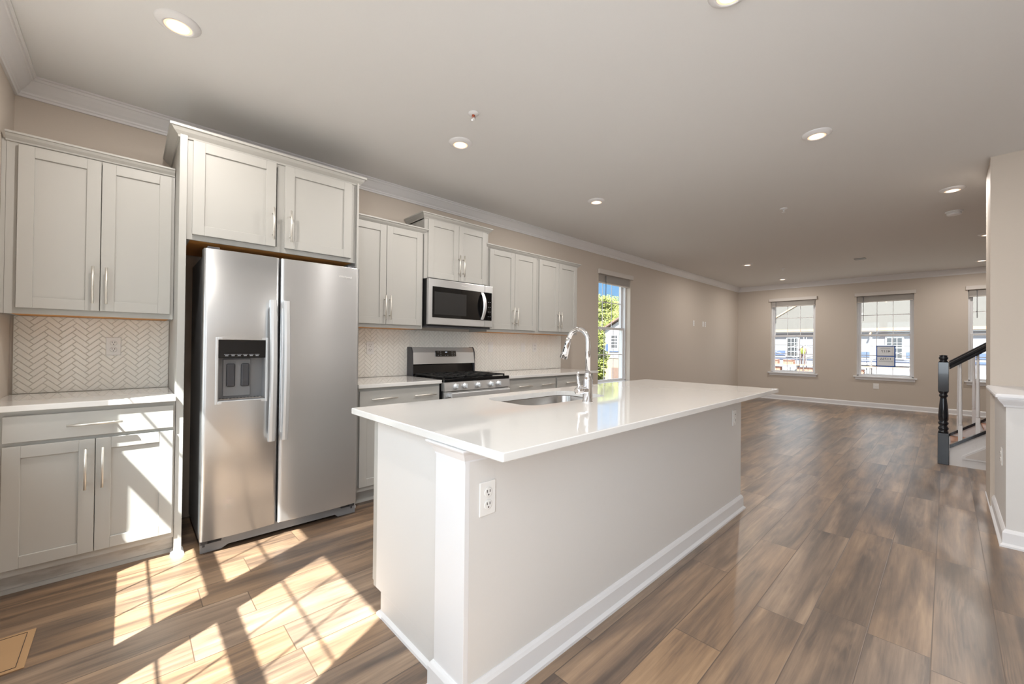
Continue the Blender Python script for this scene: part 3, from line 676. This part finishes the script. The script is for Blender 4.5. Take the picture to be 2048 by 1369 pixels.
b = B(off); b.sweep(BASE, [(IX1, 1.815, 0), (IX1, IY0, 0), (IX0, IY0, 0), (IX0, IY1, 0), (.853, IY1, 0)], side=-1); obj('baseboard', b, 'trim', il)
b = B(off); b.sweep([(0, 0), (.015, 0), (.013, .010), (.005, .018), (0, .019)], [(.855, IY1+.001, 0), (.855, 1.765, 0), (.90, 1.765, 0)], side=-1); obj('shoe_molding', b, 'trim', il)
# island top with sink cut-out
CX0, CX1, CY0, CY1, CZ0, CZ1 = .788, 3.594, .871, 1.964, .892, .921
SX0, SX1, SY0, SY1 = 1.495, 2.205, 1.447, 1.832
def rrect(x0, x1, y0, y1, r, n=8):
    pts = []
    for cx, cy, a0 in ((x1-r, y0+r, -PI/2), (x1-r, y1-r, 0), (x0+r, y1-r, PI/2), (x0+r, y0+r, PI)):
        for i in range(n+1): a = a0+PI/2*i/n; pts.append((cx+r*math.cos(a), cy+r*math.sin(a)))
    return pts
def ringed(b, outer, inner, z):
    vo = [b.v((x, y, z)) for x, y in outer]; vi = [b.v((x, y, z)) for x, y in inner]
    es = [b.bm.edges.new((l[i], l[(i+1) % len(l)])) for l in (vo, vi) for i in range(len(l))]
    bmesh.ops.triangle_fill(b.bm, edges=es, use_beauty=True); return vo, vi
off = (2.19, 1.42, CZ0); b = B(off); k = .003
out0 = rrect(CX0, CX1, CY0, CY1, .004, 2); outk = rrect(CX0+k, CX1-k, CY0+k, CY1-k, .004, 2)
inn = rrect(SX0, SX1, SY0, SY1, .085)
vo, vi = ringed(b, outk, inn, CZ1); vo2, vi2 = ringed(b, outk, inn, CZ0)
m1 = [b.v((x, y, CZ1-k)) for x, y in out0]; m2 = [b.v((x, y, CZ0+k)) for x, y in out0]
for A, D in ((vo, m1), (m1, m2), (m2, vo2), (vi, vi2)):
    for i in range(len(A)): b.bm.faces.new((A[i], A[(i+1) % len(A)], D[(i+1) % len(A)], D[i]))
tag(obj('island_countertop', b, 'quartz'), 'large glossy white quartz slab topping the kitchen island, sink cut into it', 'countertop')
# sink
off = (1.85, 1.64, .68); b = B(off); sr = [(rrect(SX0-.02, SX1+.02, SY0-.02, SY1+.02, .09), .8915), (rrect(SX0-.004, SX1+.004, SY0-.004, SY1+.004, .088), .8905), (rrect(SX0-.003, SX1+.003, SY0-.003, SY1+.003, .087), .885), (rrect(SX0+.008, SX1-.008, SY0+.008, SY1-.008, .08), .72), (rrect(SX0+.02, SX1-.02, SY0+.02, SY1-.02, .07), .700), (rrect(SX0+.05, SX1-.05, SY0+.05, SY1-.05, .05), .695)]
rs = [[b.v((x, y, z)) for x, y in pts] for pts, z in sr]
for A, D in zip(rs, rs[1:]):
    for i in range(len(A)):
        f = b.bm.faces.new((A[i], A[(i+1) % len(A)], D[(i+1) % len(A)], D[i])); f.smooth = True
b.bm.faces.new(rs[-1])
sk_ = root('undermount_sink', off, 'stainless single-bowl undermount sink set in the island top', 'sink')
obj('bowl', b, 'steelsink', sk_)
obj('drain', B(off).lathe([(.055, .0), (.055, .004), (.045, .005), (.04, .001), (.01, .001)], (1.85, 1.60, .695), 2, 28), 'chrome', sk_)
# faucet
off = (1.853, 1.358, .921); fa = root('kitchen_faucet', off, 'tall chrome gooseneck pull-down faucet behind the island sink', 'faucet')
fx, fy, fz = off
b = B(off); b.lathe([(.030, 0), (.030, .005), (.0265, .009), (.0262, .120), (.025, .128), (.019, .138), (.0175, .150), (.0185, .152), (.0185, .160), (.017, .163)], off, 2, 32); obj('body', b, 'chrome', fa)
pts = [(fx, fy, fz+.155), (fx, fy, fz+.30)]; Rg = .068; zc = fz+.336
for i in range(15):
    a = PI*i/14*.93; pts.append((fx, fy+Rg-Rg*math.cos(a), zc+Rg*math.sin(a)))
e0 = Vector(pts[-1]); d0 = (Vector(pts[-1])-Vector(pts[-2])).normalized()
b = B(off); b.tube([(fx, fy, fz+.155)]+pts[1:], .0135, 20); obj('gooseneck', b, 'chrome', fa)
b = B(off); e1 = e0+d0*.02; e2 = e0+d0*.08; e3 = e0+d0*.118+Vector((0, .002, 0)); b.tube([e0-d0*.002, e1, e2, e3], [.0145, .0165, .0205, .0225], 20)
sh = obj('spray_head', b, 'chrome', fa)
b = B(off); nn = Vector((-1, 0, 0)); b.tube([e1+d0*.03+nn*.0172, e1+d0*.060+nn*.0195], .004, 8); b.tube([e1+d0*.008+nn*.0150, e1+d0*.018+nn*.0160], .004, 8); obj('spray_button', b, 'black', sh)
b = B(off); b.tube([(fx-.02, fy, fz+.068), (fx-.082, fy, fz+.068), (fx-.092, fy, fz+.068), (fx-.098, fy, fz+.068)], [.0205, .0215, .020, .012], 24); hb = obj('handle_hub', b, 'chrome', fa)
b = B(off); b.tube([(fx-.078, fy, fz+.080), (fx-.082, fy, fz+.11), (fx-.093, fy, fz+.172)], [.0085, .0075, .0065], 14); obj('lever', b, 'chrome', hb)
# island outlets
plate((.902, IY0-.0005, .708), 0, 'white duplex outlet on the island side panel near the corner post', group='island outlets')
plate((3.27, IY0-.0005, .712), 0, 'white duplex outlet at the far end of the island side panel', group='island outlets')
# ---------------------------------------------------------------- floor register
off = (-.34, 2.51, 0); fv = root('floor_register', off, 'tan metal floor vent near the sunlit corner base cabinet', 'vent')
b = B(off); b.box(-.415, -.268, 2.37, 2.66, 0, .004, .0015); obj('flange', b, 'vent', fv)
b = B(off)
for y_ in (2.388, 2.643): b.box(-.392, -.291, y_-.0015, y_+.0015, .0042, .0050)
for x_ in (-.392, -.291): b.box(x_-.001, x_+.001, 2.3895, 2.6415, .0042, .0050)
obj('groove', b, 'slot', fv)
# ---------------------------------------------------------------- ceiling fixtures
LIGHTS = [(.155, 2.50, 'nearest the upper left corner, over the refrigerator'), (1.795, 2.495, 'second from the left above the range wall'), (3.535, 2.50, 'third from the left above the range wall'),
          (1.84, .63, 'cut off by the top edge of the picture'), (3.52, .63, 'large, alone at right of the kitchen ceiling'), (5.63, -.034, 'just before the smoke detector'),
          (8.17, 2.48, 'at the left of the living room ceiling, larger of two'), (10.41, 2.462, 'farthest left, by the back wall corner'), (10.41, -.40, 'farthest right, by the back wall'), (8.13, -.36, 'half hidden by the right wall edge')]
r0 = None
for x, y, l in LIGHTS:
    if r0 is None:
        r = r0 = root('recessed_light', (x, y, HC)); parts = []
        b = B(); b.lathe([(.088, 0), (.088, -.003), (.080, -.008), (.062, -.020), (.054, -.020), (.052, -.012)], (0, 0, 0), 2, 40, cap=False); parts.append(obj('trim_ring', b, 'trim', r))
        b = B(); b.lathe([(.0535, -.0155), (.0535, -.0175), (.042, -.0178)], (0, 0, 0), 2, 32); parts.append(obj('lens_rim', b, 'lensrim', r))
        b = B(); b.lathe([(.0425, -.0180), (.0425, -.0190), (.02, -.0196)], (0, 0, 0), 2, 32); parts.append(obj('lens', b, 'lens', r))
    else:
        r = r0.copy(); C.objects.link(r); r.location = (x, y, HC)
        for p in parts: q = p.copy(); C.objects.link(q); q.parent = r
    r['label'] = 'lit round recessed ceiling light '+l; r['category'] = 'ceiling light'; r['group'] = 'recessed ceiling lights'
    l_ = bpy.data.lights.new('downlight', 'AREA'); l_.shape = 'DISK'; l_.size = .085; l_.energy = CAN; l_.color = (1, .94, .88)
    lo = bpy.data.objects.new('downlight', l_); C.objects.link(lo); lo.parent = r; lo.location = (0, 0, -.022)
for x, y, l in ((1.625, 2.117, 'nearest the camera, with copper deflector'), (5.16, 1.213, 'in the middle of the open ceiling'), (9.04, 2.131, 'farthest away near the back wall')):
    r = root('fire_sprinkler', (x, y, HC), 'small white ceiling fire sprinkler '+l, 'sprinkler', 'ceiling fire sprinklers')
    b = B(); b.lathe([(.036, 0), (.036, -.003), (.030, -.010), (.014, -.012)], (0, 0, 0), 2, 28); obj('escutcheon', b, 'trim', r)
    b = B(); b.lathe([(.008, -.010), (.006, -.022)], (0, 0, 0), 2, 12); b.tube([(-.010, 0, -.012), (-.012, 0, -.028), (-.003, 0, -.040)], .002, 6); b.tube([(.010, 0, -.012), (.012, 0, -.028), (.003, 0, -.040)], .002, 6); obj('frame', b, 'copper' if x < 2 else 'trim', r)
    b = B(); b.lathe([(.016, -.040), (.016, -.042), (.004, -.043)], (0, 0, 0), 2, 16); obj('deflector', b, 'trim', r)
r = root('smoke_detector', (6.56, -.052, HC), 'round white smoke detector on the ceiling beyond the lights', 'smoke detector')
b = B(); b.lathe([(.070, 0), (.070, -.010), (.066, -.012)], (0, 0, 0), 2, 32); obj('mounting_plate', b, 'trim', r)
b = B(); b.lathe([(.060, -.012), (.060, -.020), (.052, -.022), (.052, -.026), (.058, -.028), (.056, -.036), (.03, -.044), (.01, -.045)], (0, 0, 0), 2, 32); obj('housing', b, 'trim', r)
r = root('ceiling_vent', (8.94, 1.0, HC), 'flat grey cover plate on the living room ceiling', 'vent')
b = B(); b.box(-.075, .075, -.075, .075, -.006, 0, .002); obj('plate', b, 'grey', r)
# ---------------------------------------------------------------- stair
off = (6.42, .025, 0); nw = root('newel_post', off, 'glossy black turned newel post at the foot of the stair', 'newel post')
b = B(off); b.box(6.378, 6.462, -.017, .067, 0, .335, .003); obj('base_block', b, 'navy', nw)
b = B(off); b.lathe([(.040, .335), (.040, .350), (.032, .358), (.040, .372), (.042, .385), (.034, .402), (.028, .412), (.040, .430), (.041, .445), (.030, .458), (.038, .475), (.040, .52), (.034, .62), (.026, .70), (.024, .715), (.034, .728), (.034, .742), (.026, .752), (.036, .768), (.040, .782)], (6.42, .025, 0), 2, 28); obj('turned_shaft', b, 'navy', nw)
b = B(off); b.box(6.380, 6.460, -.015, .065, .780, 1.095, .003); obj('upper_block', b, 'navy', nw)
b = B(off); b.lathe([(.038, 1.095), (.030, 1.108), (.026, 1.118), (.034, 1.128), (.037, 1.140), (.034, 1.150), (.026, 1.156), (.034, 1.160), (.030, 1.168), (.012, 1.173)], (6.42, .025, 0), 2, 28); obj('finial', b, 'navy', nw)
SL = .775; NS = 12; RUN = .245; RISE = RUN*SL; XN, XF = 6.42, 7.30
st = root('staircase', (6.86, -1.2, 0), 'white staircase rising to the right behind the newel post', 'staircase'); off = (6.86, -1.2, 0)
def strg(x0, x1, yend):
    zt = lambda y: .165+(-y)*SL
    b = B(off); b.prism([(-.015, 0), (-.015, .165+.015*SL), (yend, zt(yend)), (yend, max(0, zt(yend)-.42)), (-.36, 0)] if False else [(-.019, 0), (-.019, zt(-.019)), (yend, zt(yend)), (yend, 0)], 0, x0, x1)
    return b
YE = -2.58
obj('stringer', strg(XN-.018, XN+.018, YE), 'trim', st); obj('stringer', strg(XF-.018, XF+.018, YE), 'trim', st)
b = B(off); x0 = XN-.018
zt = lambda y: .165+(-y)*SL
tri = [(-.105, .085), (-.105, .105), (-1.6, zt(-1.6)-.115), (-1.6, .085)]
b.prism([(-.11, .080), (-.11, .112), (-1.65, zt(-1.65)-.118), (-1.65, .080)], 0, x0-.010, x0)
pm = obj('panel_molding', b, 'trim', st)
b = B(off); b.prism([(-.135, .098), (-.135, .112), (-1.60, zt(-1.60)-.145), (-1.60, .098)], 0, x0-.0115, x0-.0095); obj('recessed_panel', b, 'skirtpanel', st)
for x in (XN, XF):
    b = B(off); b.prism([(-.019, zt(-.019)), (-.019, zt(-.019)+.032), (YE, zt(YE)+.032), (YE, zt(YE))], 0, x-.034, x+.034); obj('shoe_rail', b, 'navy', st)
for i in range(10):
    y = -.05-i*RUN
    if y-RUN < YE: break
    obj('riser', B(off).box(XN+.018, XF-.018, y-.018, y, i*RISE, (i+1)*RISE-.026), 'trim', st)
    obj('tread', B(off).box(XN+.018, XF-.018, y-RUN-.018, y+.022, (i+1)*RISE-.026, (i+1)*RISE, .006), 'tread', st)
def baluster(x, y, zb, zt_):
    b = B(off); h = .20
    b.box(x-.016, x+.016, y-.016, y+.016, zb, zb+h-.03, .002)
    b.lathe([(.014, zb+h-.03), (.016, zb+h-.015), (.012, zb+h), (.015, zb+h+.015), (.016, zb+h+.05), (.0095, zt_-.01), (.0095, zt_)], (x, y, 0), 2, 16)
    return b
hr = lambda y: 1.005+(-y)*SL
for i in range(17):
    y = -.098-i*.1225
    if y < -2.0: break
    for x in (XN, XF): obj('baluster', baluster(x, y, zt(y)+.02, hr(y)+.01), 'trim', st)
HRP = [(-.030, 0), (-.032, .022), (-.026, .034), (-.031, .048), (-.024, .066), (0, .074), (.024, .066), (.031, .048), (.026, .034), (.032, .022), (.030, 0)]
for x in (XN, XF):
    b = B(off); A = [b.v((x+p[0], -.019, hr(-.019)+p[1])) for p in HRP]; D = [b.v((x+p[0], -2.25, hr(-2.25)+p[1])) for p in HRP]
    b.bm.faces.new(A); b.bm.faces.new(D[::-1])
    for i in range(len(HRP)): b.bm.faces.new((A[i], D[i], D[(i+1) % len(HRP)], A[(i+1) % len(HRP)]))
    obj('handrail', b, 'navy', st)
# ---------------------------------------------------------------- notice on the window pane
off = (XB+.108, .870, 1.08); nt_ = root('window_notice', off, 'two printed sheets framed with blue tape on the middle back window, lettering reversed', 'notice')
NX = XB+.108; y0, y1, z0, z1, zm = .733, 1.006, .870, 1.295, 1.080
obj('paper_sheet', B(off).box(NX, NX+.001, y0, y1, zm, z1), 'paper', nt_); obj('paper_sheet', B(off).box(NX, NX+.001, y0, y1, z0, zm), 'paper', nt_)
b = B(off); t = .012
b.box(NX-.0012, NX-.0002, y0-t, y1+t, z1-t, z1+t/2); b.box(NX-.0012, NX-.0002, y0-t, y1+t, z0-t/2, z0+t); b.box(NX-.0014, NX-.0003, y0-t, y1+t, zm-t*.8, zm+t*.8)
b.box(NX-.0012, NX-.0002, y0-t, y0+t*.6, z0, z1); b.box(NX-.0012, NX-.0002, y1-t*.3, y1+t, z0, z1); obj('tape', b, 'tape', nt_)
def mir(z): return Matrix.Translation(Vector((NX-.0011, .87, z))-Vector(off)) @ Matrix(((0, 0, -1, 0), (1, 0, 0, 0), (0, 1, 0, 0), (0, 0, 0, 1)))
text('lettering', '11755', .070, mir(1.022), 'ink', nt_, .0004); text('lettering', '4117', .070, mir(1.182), 'ink', nt_, .0004)
b = B(off)
for zz, a, d in ((.975, .76, .98), (1.245, .80, .95)): b.box(NX-.0012, NX-.0004, a, d, zz-.004, zz+.004)
obj('small_print', b, 'icon', nt_)
# ---------------------------------------------------------------- outside
GZ = -3.0
tag(obj('ground', B().box(-60, 140, -90, 120, GZ-.2, GZ), mat('bare_earth', (104, 97, 88), .95, noise=.12, nscale=.4)), 'bare brown construction ground outside the windows', 'ground')['kind'] = 'structure'
off = (45, 0, GZ); th = root('townhouse', off, 'white-wrapped townhouse row under construction seen through the back windows', 'building')
FX = 45
b = B(off); b.box(FX, FX+.3, -24, 18, GZ, 2.6); obj('wall', b, 'wrap', th)
b = B(off); b.prism([(FX-.35, 2.85), (FX-.35, 2.95), (FX+7.5, 9.6), (FX+7.7, 9.4)], 1, -24, 18); obj('roof', b, 'sheath', th)
b = B(off); b.box(FX-.42, FX-.34, -24, 18, 2.72, 2.95); obj('fascia', b, 'lumber', th)
b = B(off); b.box(FX-.34, FX, -24, 18, 2.6, 2.72); obj('soffit', b, 'siding', th)
b = B(off)
for y in (12, 7.7, 5.05, -.3, -1.2): b.box(FX-.03, FX, y, y+.35, .2, 2.6)
obj('green_sheathing', b, 'greenw', th)
b = B(off)
for (ya, yb_) in ((10.4, 11.6), (4.4, 5.6), (.9, 2.2), (-3.2, -1.3)): b.box(FX-.04, FX, ya, yb_, .55, .98)
b.box(FX-.04, FX, -24, 18, .18, .34); obj('membrane_band', b, 'bluew', th)
b = B(off); b.box(FX-.05, FX, -24, 18, -.9, -.55); b.box(FX-.1, FX, 2.0, 6.5, -.12, .05); obj('ledger_board', b, 'siding', th)
b = B(off); b.bar((FX-.45, 12.8, 3.0), (FX+4.2, 8.2, 7.0), .09, .09); b.bar((FX-.45, 4.35, 2.4), (FX+4.2, 3.1, 7.0), .09, .09); obj('roof_brace', b, 'lumber', th)
for (ya, yb_) in ((9.39, 10.19), (2.45, 3.33), (-4.2, -3.3)):
    b = B(off); t = .12; b.box(FX-.06, FX, ya-t, yb_+t, .53-t, 2.13+t); wf = obj('window', b, 'siding', th)
    obj('pane', B(off).box(FX-.07, FX-.05, ya, yb_, .53, 2.13), 'winglass', wf)
    b = B(off); n = yb_-ya
    for k in (1, 2): b.box(FX-.085, FX-.068, ya+n*k/3-.02, ya+n*k/3+.02, .53, 2.13)
    for z in (.93, 1.73): b.box(FX-.085, FX-.068, ya, yb_, z-.02, z+.02)
    b.box(FX-.09, FX-.06, ya, yb_, 1.29, 1.37); obj('grille', b, 'siding', wf)
off = (43.6, 6, GZ); sf = root('scaffolding', off, 'steel pipe scaffolding standing before the wrapped townhouse', 'scaffolding'); b = B(off)
for y in (8.6, 9.1, 12.4, 5.2, 4.2, 1.0):
    for x in (43.2, 44.2): b.tube([(x, y, GZ), (x, y, 2.2)], .03, 6)
for z in (-1.0, .3, 1.5):
    for x in (43.2, 44.2): b.tube([(x, 1, z), (x, 12.4, z)], .025, 6)
for y0, y1 in ((12.4, 9.1), (8.6, 5.2), (4.2, 1.0)): b.tube([(43.2, y0, 1.5), (43.2, y1, .3)], .02, 6); b.tube([(43.2, y0, .3), (43.2, y1, 1.5)], .02, 6)
obj('pipe_frame', b, 'steel_pipe', sf)
b = B(off); b.box(43.15, 44.25, 1.0, 12.5, -.30, -.22); obj('scaffold_plank', b, 'lumber', sf)
b = B(off); b.box(43.15, 44.25, 1.0, 12.5, -.98, -.90); obj('scaffold_plank', b, 'lumber', sf)
for i, (ya, yb_, zz, l) in enumerate(((10.6, 11.6, -.22, 'upper pallet of tan bricks at left of the opposite scaffold'), (9.4, 10.2, -.22, 'upper pallet of tan bricks nearest the worker'), (5.2, 6.2, -.22, 'upper pallet of tan bricks seen through the notice window'),
        (10.4, 12.0, -.90, 'lower pallet of tan bricks at left of the opposite scaffold'), (7.4, 9.2, -.90, 'lower pallet of tan bricks below the worker'), (4.6, 6.4, -.90, 'lower pallet of tan bricks seen through the notice window'))):
    b = B((43.7, (ya+yb_)/2, zz)); n_ = 6
    for k_ in range(5):
        for j_ in range(n_): q_ = ya+(yb_-ya)*(j_+.5*(k_ % 2)/n_)/n_; b.box(43.35, 44.05, q_, q_+(yb_-ya)/n_*.94*(1 if j_ < n_-1 else .85), zz+k_*.085, zz+k_*.085+.078)
    tag(obj('brick_stack', b, 'brick'), l, 'bricks', 'brick pallets on the scaffold')
# worker on the scaffold
def worker():
    off = (43.7, 8.75, -.22); r = root('person', off, 'worker in yellow vest standing on the scaffold opposite, reaching up', 'person')
    me = bpy.data.meshes.new('body'); J = [(0, 0, .92), (0, 0, 1.15), (0, 0, 1.42), (0, 0, 1.52), (0, 0, 1.66),
        (0, .19, 1.40), (-.08, .28, 1.22), (-.16, .24, 1.42), (0, -.19, 1.40), (-.06, -.27, 1.15), (-.16, -.25, .95),
        (0, .10, .88), (-.02, .12, .48), (.03, .12, .06), (-.10, .13, .03), (0, -.10, .88), (.03, -.12, .48), (.05, -.12, .06), (-.08, -.13, .03)]
    E_ = [(0, 1), (1, 2), (2, 3), (3, 4), (2, 5), (5, 6), (6, 7), (2, 8), (8, 9), (9, 10), (0, 11), (11, 12), (12, 13), (13, 14), (0, 15), (15, 16), (16, 17), (17, 18)]
    me.from_pydata(J, E_, []); o = bpy.data.objects.new('body', me); C.objects.link(o); o.parent = r
    o.modifiers.new('skin', 'SKIN'); R = [.15, .14, .17, .06, .10, .06, .045, .035, .06, .045, .035, .09, .06, .045, .04, .09, .06, .045, .04]
    for v_, q in zip(me.skin_vertices[0].data, R): v_.radius = (q, q)
    me.skin_vertices[0].data[0].use_root = True
    sb = o.modifiers.new('sub', 'SUBSURF'); sb.levels = 1; sb.render_levels = 1; me.materials.append(mat('work_clothes', (92, 74, 70), .8, noise=.1))
    b = B((0, 0, 0)); b.lathe([(.17, .95), (.185, 1.15), (.20, 1.38), (.12, 1.47)], (0, 0, 0), 2, 16); obj('vest', b, mat('hi_vis_yellow', (150, 160, 70), .7, noise=.05), r)
    b = B((0, 0, 0)); b.lathe([(.125, 1.68), (.12, 1.74), (.08, 1.80), (.02, 1.82)], (0, 0, 0), 2, 16); obj('hard_hat', b, 'white', r)
worker()
HX = 33.0; off = (HX+3, 18.5, GZ); nh = root('neighbour_house', off, 'white-sided gabled house with tan brick ground floor seen through the kitchen window', 'building')
b = B(off); b.box(HX, HX+6, 14.6, 22.22, .10, 2.75); b.prism([(14.6, 2.75), (18.4, 4.85), (22.22, 2.75)], 0, HX, HX+6)
for i in range(14): b.prism([(HX-.002, .12+i*.19), (HX-.022, .12+i*.19), (HX-.002, .30+i*.19)], 1, 14.6, 22.22)
obj('siding_wall', b, 'siding', nh)
obj('brick_wall', B(off).box(HX+.02, HX+6, 14.65, 22.2, GZ, .10), 'outbrick', nh)
b = B(off); b.prism([(22.55, 2.68), (22.55, 2.82), (18.4, 5.12), (18.4, 4.93)], 0, HX-.35, HX+6.3); b.prism([(14.2, 2.68), (14.2, 2.82), (18.4, 5.12), (18.4, 4.93)], 0, HX-.35, HX+6.3); obj('roof', b, 'roof', nh)
b = B(off); b.box(HX-.06, HX, 20.80, 21.56, 1.0, 2.30); wf = obj('window', b, 'trim', nh)
obj('pane', B(off).box(HX-.075, HX-.055, 20.88, 21.48, 1.09, 2.22), 'winglass', wf)
b = B(off)
for k in (1, 2): b.box(HX-.088, HX-.07, 20.88+.2*k-.015, 20.88+.2*k+.015, 1.09, 2.22)
for z in (1.37, 1.66, 1.94): b.box(HX-.088, HX-.07, 20.88, 21.48, z-.02, z+.02)
obj('grille', b, 'trim', wf)
obj('window', B(off).box(HX-.05, HX, 21.86, 22.12, .75, 1.45), 'bluew', nh); obj('window_sill', B(off).box(HX-.08, HX, 20.7, 21.7, .72, .80), 'bluew', nh)
obj('downspout', B(off).box(HX-.08, HX+.02, 21.60, 21.70, GZ, -.9), 'trim', nh); obj('garage_door', B(off).box(HX-.03, HX+.02, 19.0, 21.45, GZ, -.75), 'roof', nh)
def leafmat(name, c0, c1):
    m = bpy.data.materials.new(name); m.use_nodes = True; n = m.node_tree; b = n.nodes['Principled BSDF']; b.inputs['Roughness'].default_value = .6
    tc = n.nodes.new('ShaderNodeTexCoord'); no = n.nodes.new('ShaderNodeTexNoise'); no.inputs['Scale'].default_value = 1.1; no.inputs['Detail'].default_value = 4
    mx = n.nodes.new('ShaderNodeMix'); mx.data_type = 'RGBA'; mx.inputs[6].default_value = srgb(c0); mx.inputs[7].default_value = srgb(c1)
    n.links.new(tc.outputs['Object'], no.inputs['Vector']); n.links.new(no.outputs['Fac'], mx.inputs[0]); n.links.new(mx.outputs[2], b.inputs['Base Color'])
    return m
LM = [leafmat('foliage_green', (74, 88, 36), (146, 150, 66)), leafmat('foliage_autumn', (110, 112, 48), (168, 142, 74))]
def tree(x, y, h, rad, lm, label, seed, low=.22, ncl=52):
    rn = random.Random(seed); off = (x, y, GZ); r = root('tree', off, label, 'tree', 'trees beyond the kitchen window')
    b = B(off); b.tube([(x, y, GZ), (x+.1, y, GZ+h*.3), (x, y+.1, GZ+h*.55), (x+.1, y, GZ+h*.85)], [.22, .17, .11, .03], 10)
    for i in range(9):
        a = rn.uniform(0, 6.28); z = GZ+h*rn.uniform(.3, .75); q = rad*rn.uniform(.5, .9)
        b.tube([(x, y, z), (x+q*.5*math.cos(a), y+q*.5*math.sin(a), z+h*.08), (x+q*math.cos(a), y+q*math.sin(a), z+h*.2)], [.06, .04, .015], 6)
    obj('trunk', b, 'bark', r)
    vs, fs = [], []
    cl = []
    for i in range(ncl):
        t = rn.random(); a = rn.uniform(0, 6.28); zz = low+(.98-low)*t; zc_ = (low+.98)/2-.02; rr = rad*math.sqrt(max(0, 1-((zz-zc_)/(.5-low*.4))**2))*rn.uniform(.3, 1)
        cl.append((rr*math.cos(a), rr*math.sin(a), zz*h, rad*rn.uniform(.22, .38)))
    for cx, cy, cz, cr in cl:
        for k in range(190):
            d = Vector((rn.gauss(0, 1), rn.gauss(0, 1), rn.gauss(0, 1))).normalized()*cr*rn.uniform(.6, 1.05)
            c = Vector((cx, cy, cz))+d; s = rn.uniform(.08, .16)
            u = Vector((rn.gauss(0, 1), rn.gauss(0, 1), rn.gauss(0, 1))).normalized(); w_ = u.orthogonal().normalized()
            i0 = len(vs); vs += [c-u*s, c+w_*s*.55, c+u*s, c-w_*s*.55]; fs.append((i0, i0+1, i0+2, i0+3))
    me = bpy.data.meshes.new('foliage'); me.from_pydata(vs, [], fs); me.materials.append(lm); o = bpy.data.objects.new('foliage', me); C.objects.link(o); o.parent = r
tree(39.8, 27.2, 9.7, 2.3, LM[0], 'tall green tree directly behind the neighbour house roof', 3)
tree(53.5, 36.5, 11.3, 4.0, LM[0], 'broad yellow-green tree rising behind the neighbour house roof', 5)
tree(45.4, 37.5, 11.6, 3.6, LM[1], 'tall tree with orange-tinged autumn crown against blue sky', 9)
tree(63, 40, 11.0, 4.0, LM[1], 'yellowing tree at the right edge of the kitchen window view', 12)
tree(26.6, 19.7, 8.0, 1.45, LM[0], 'nearest bright green tree, left of the neighbour house in the kitchen window', 15, .05, 110)
tree(46.8, 30.5, 10.4, 3.0, LM[0], 'tall yellow-green tree above the neighbour house gable', 21)
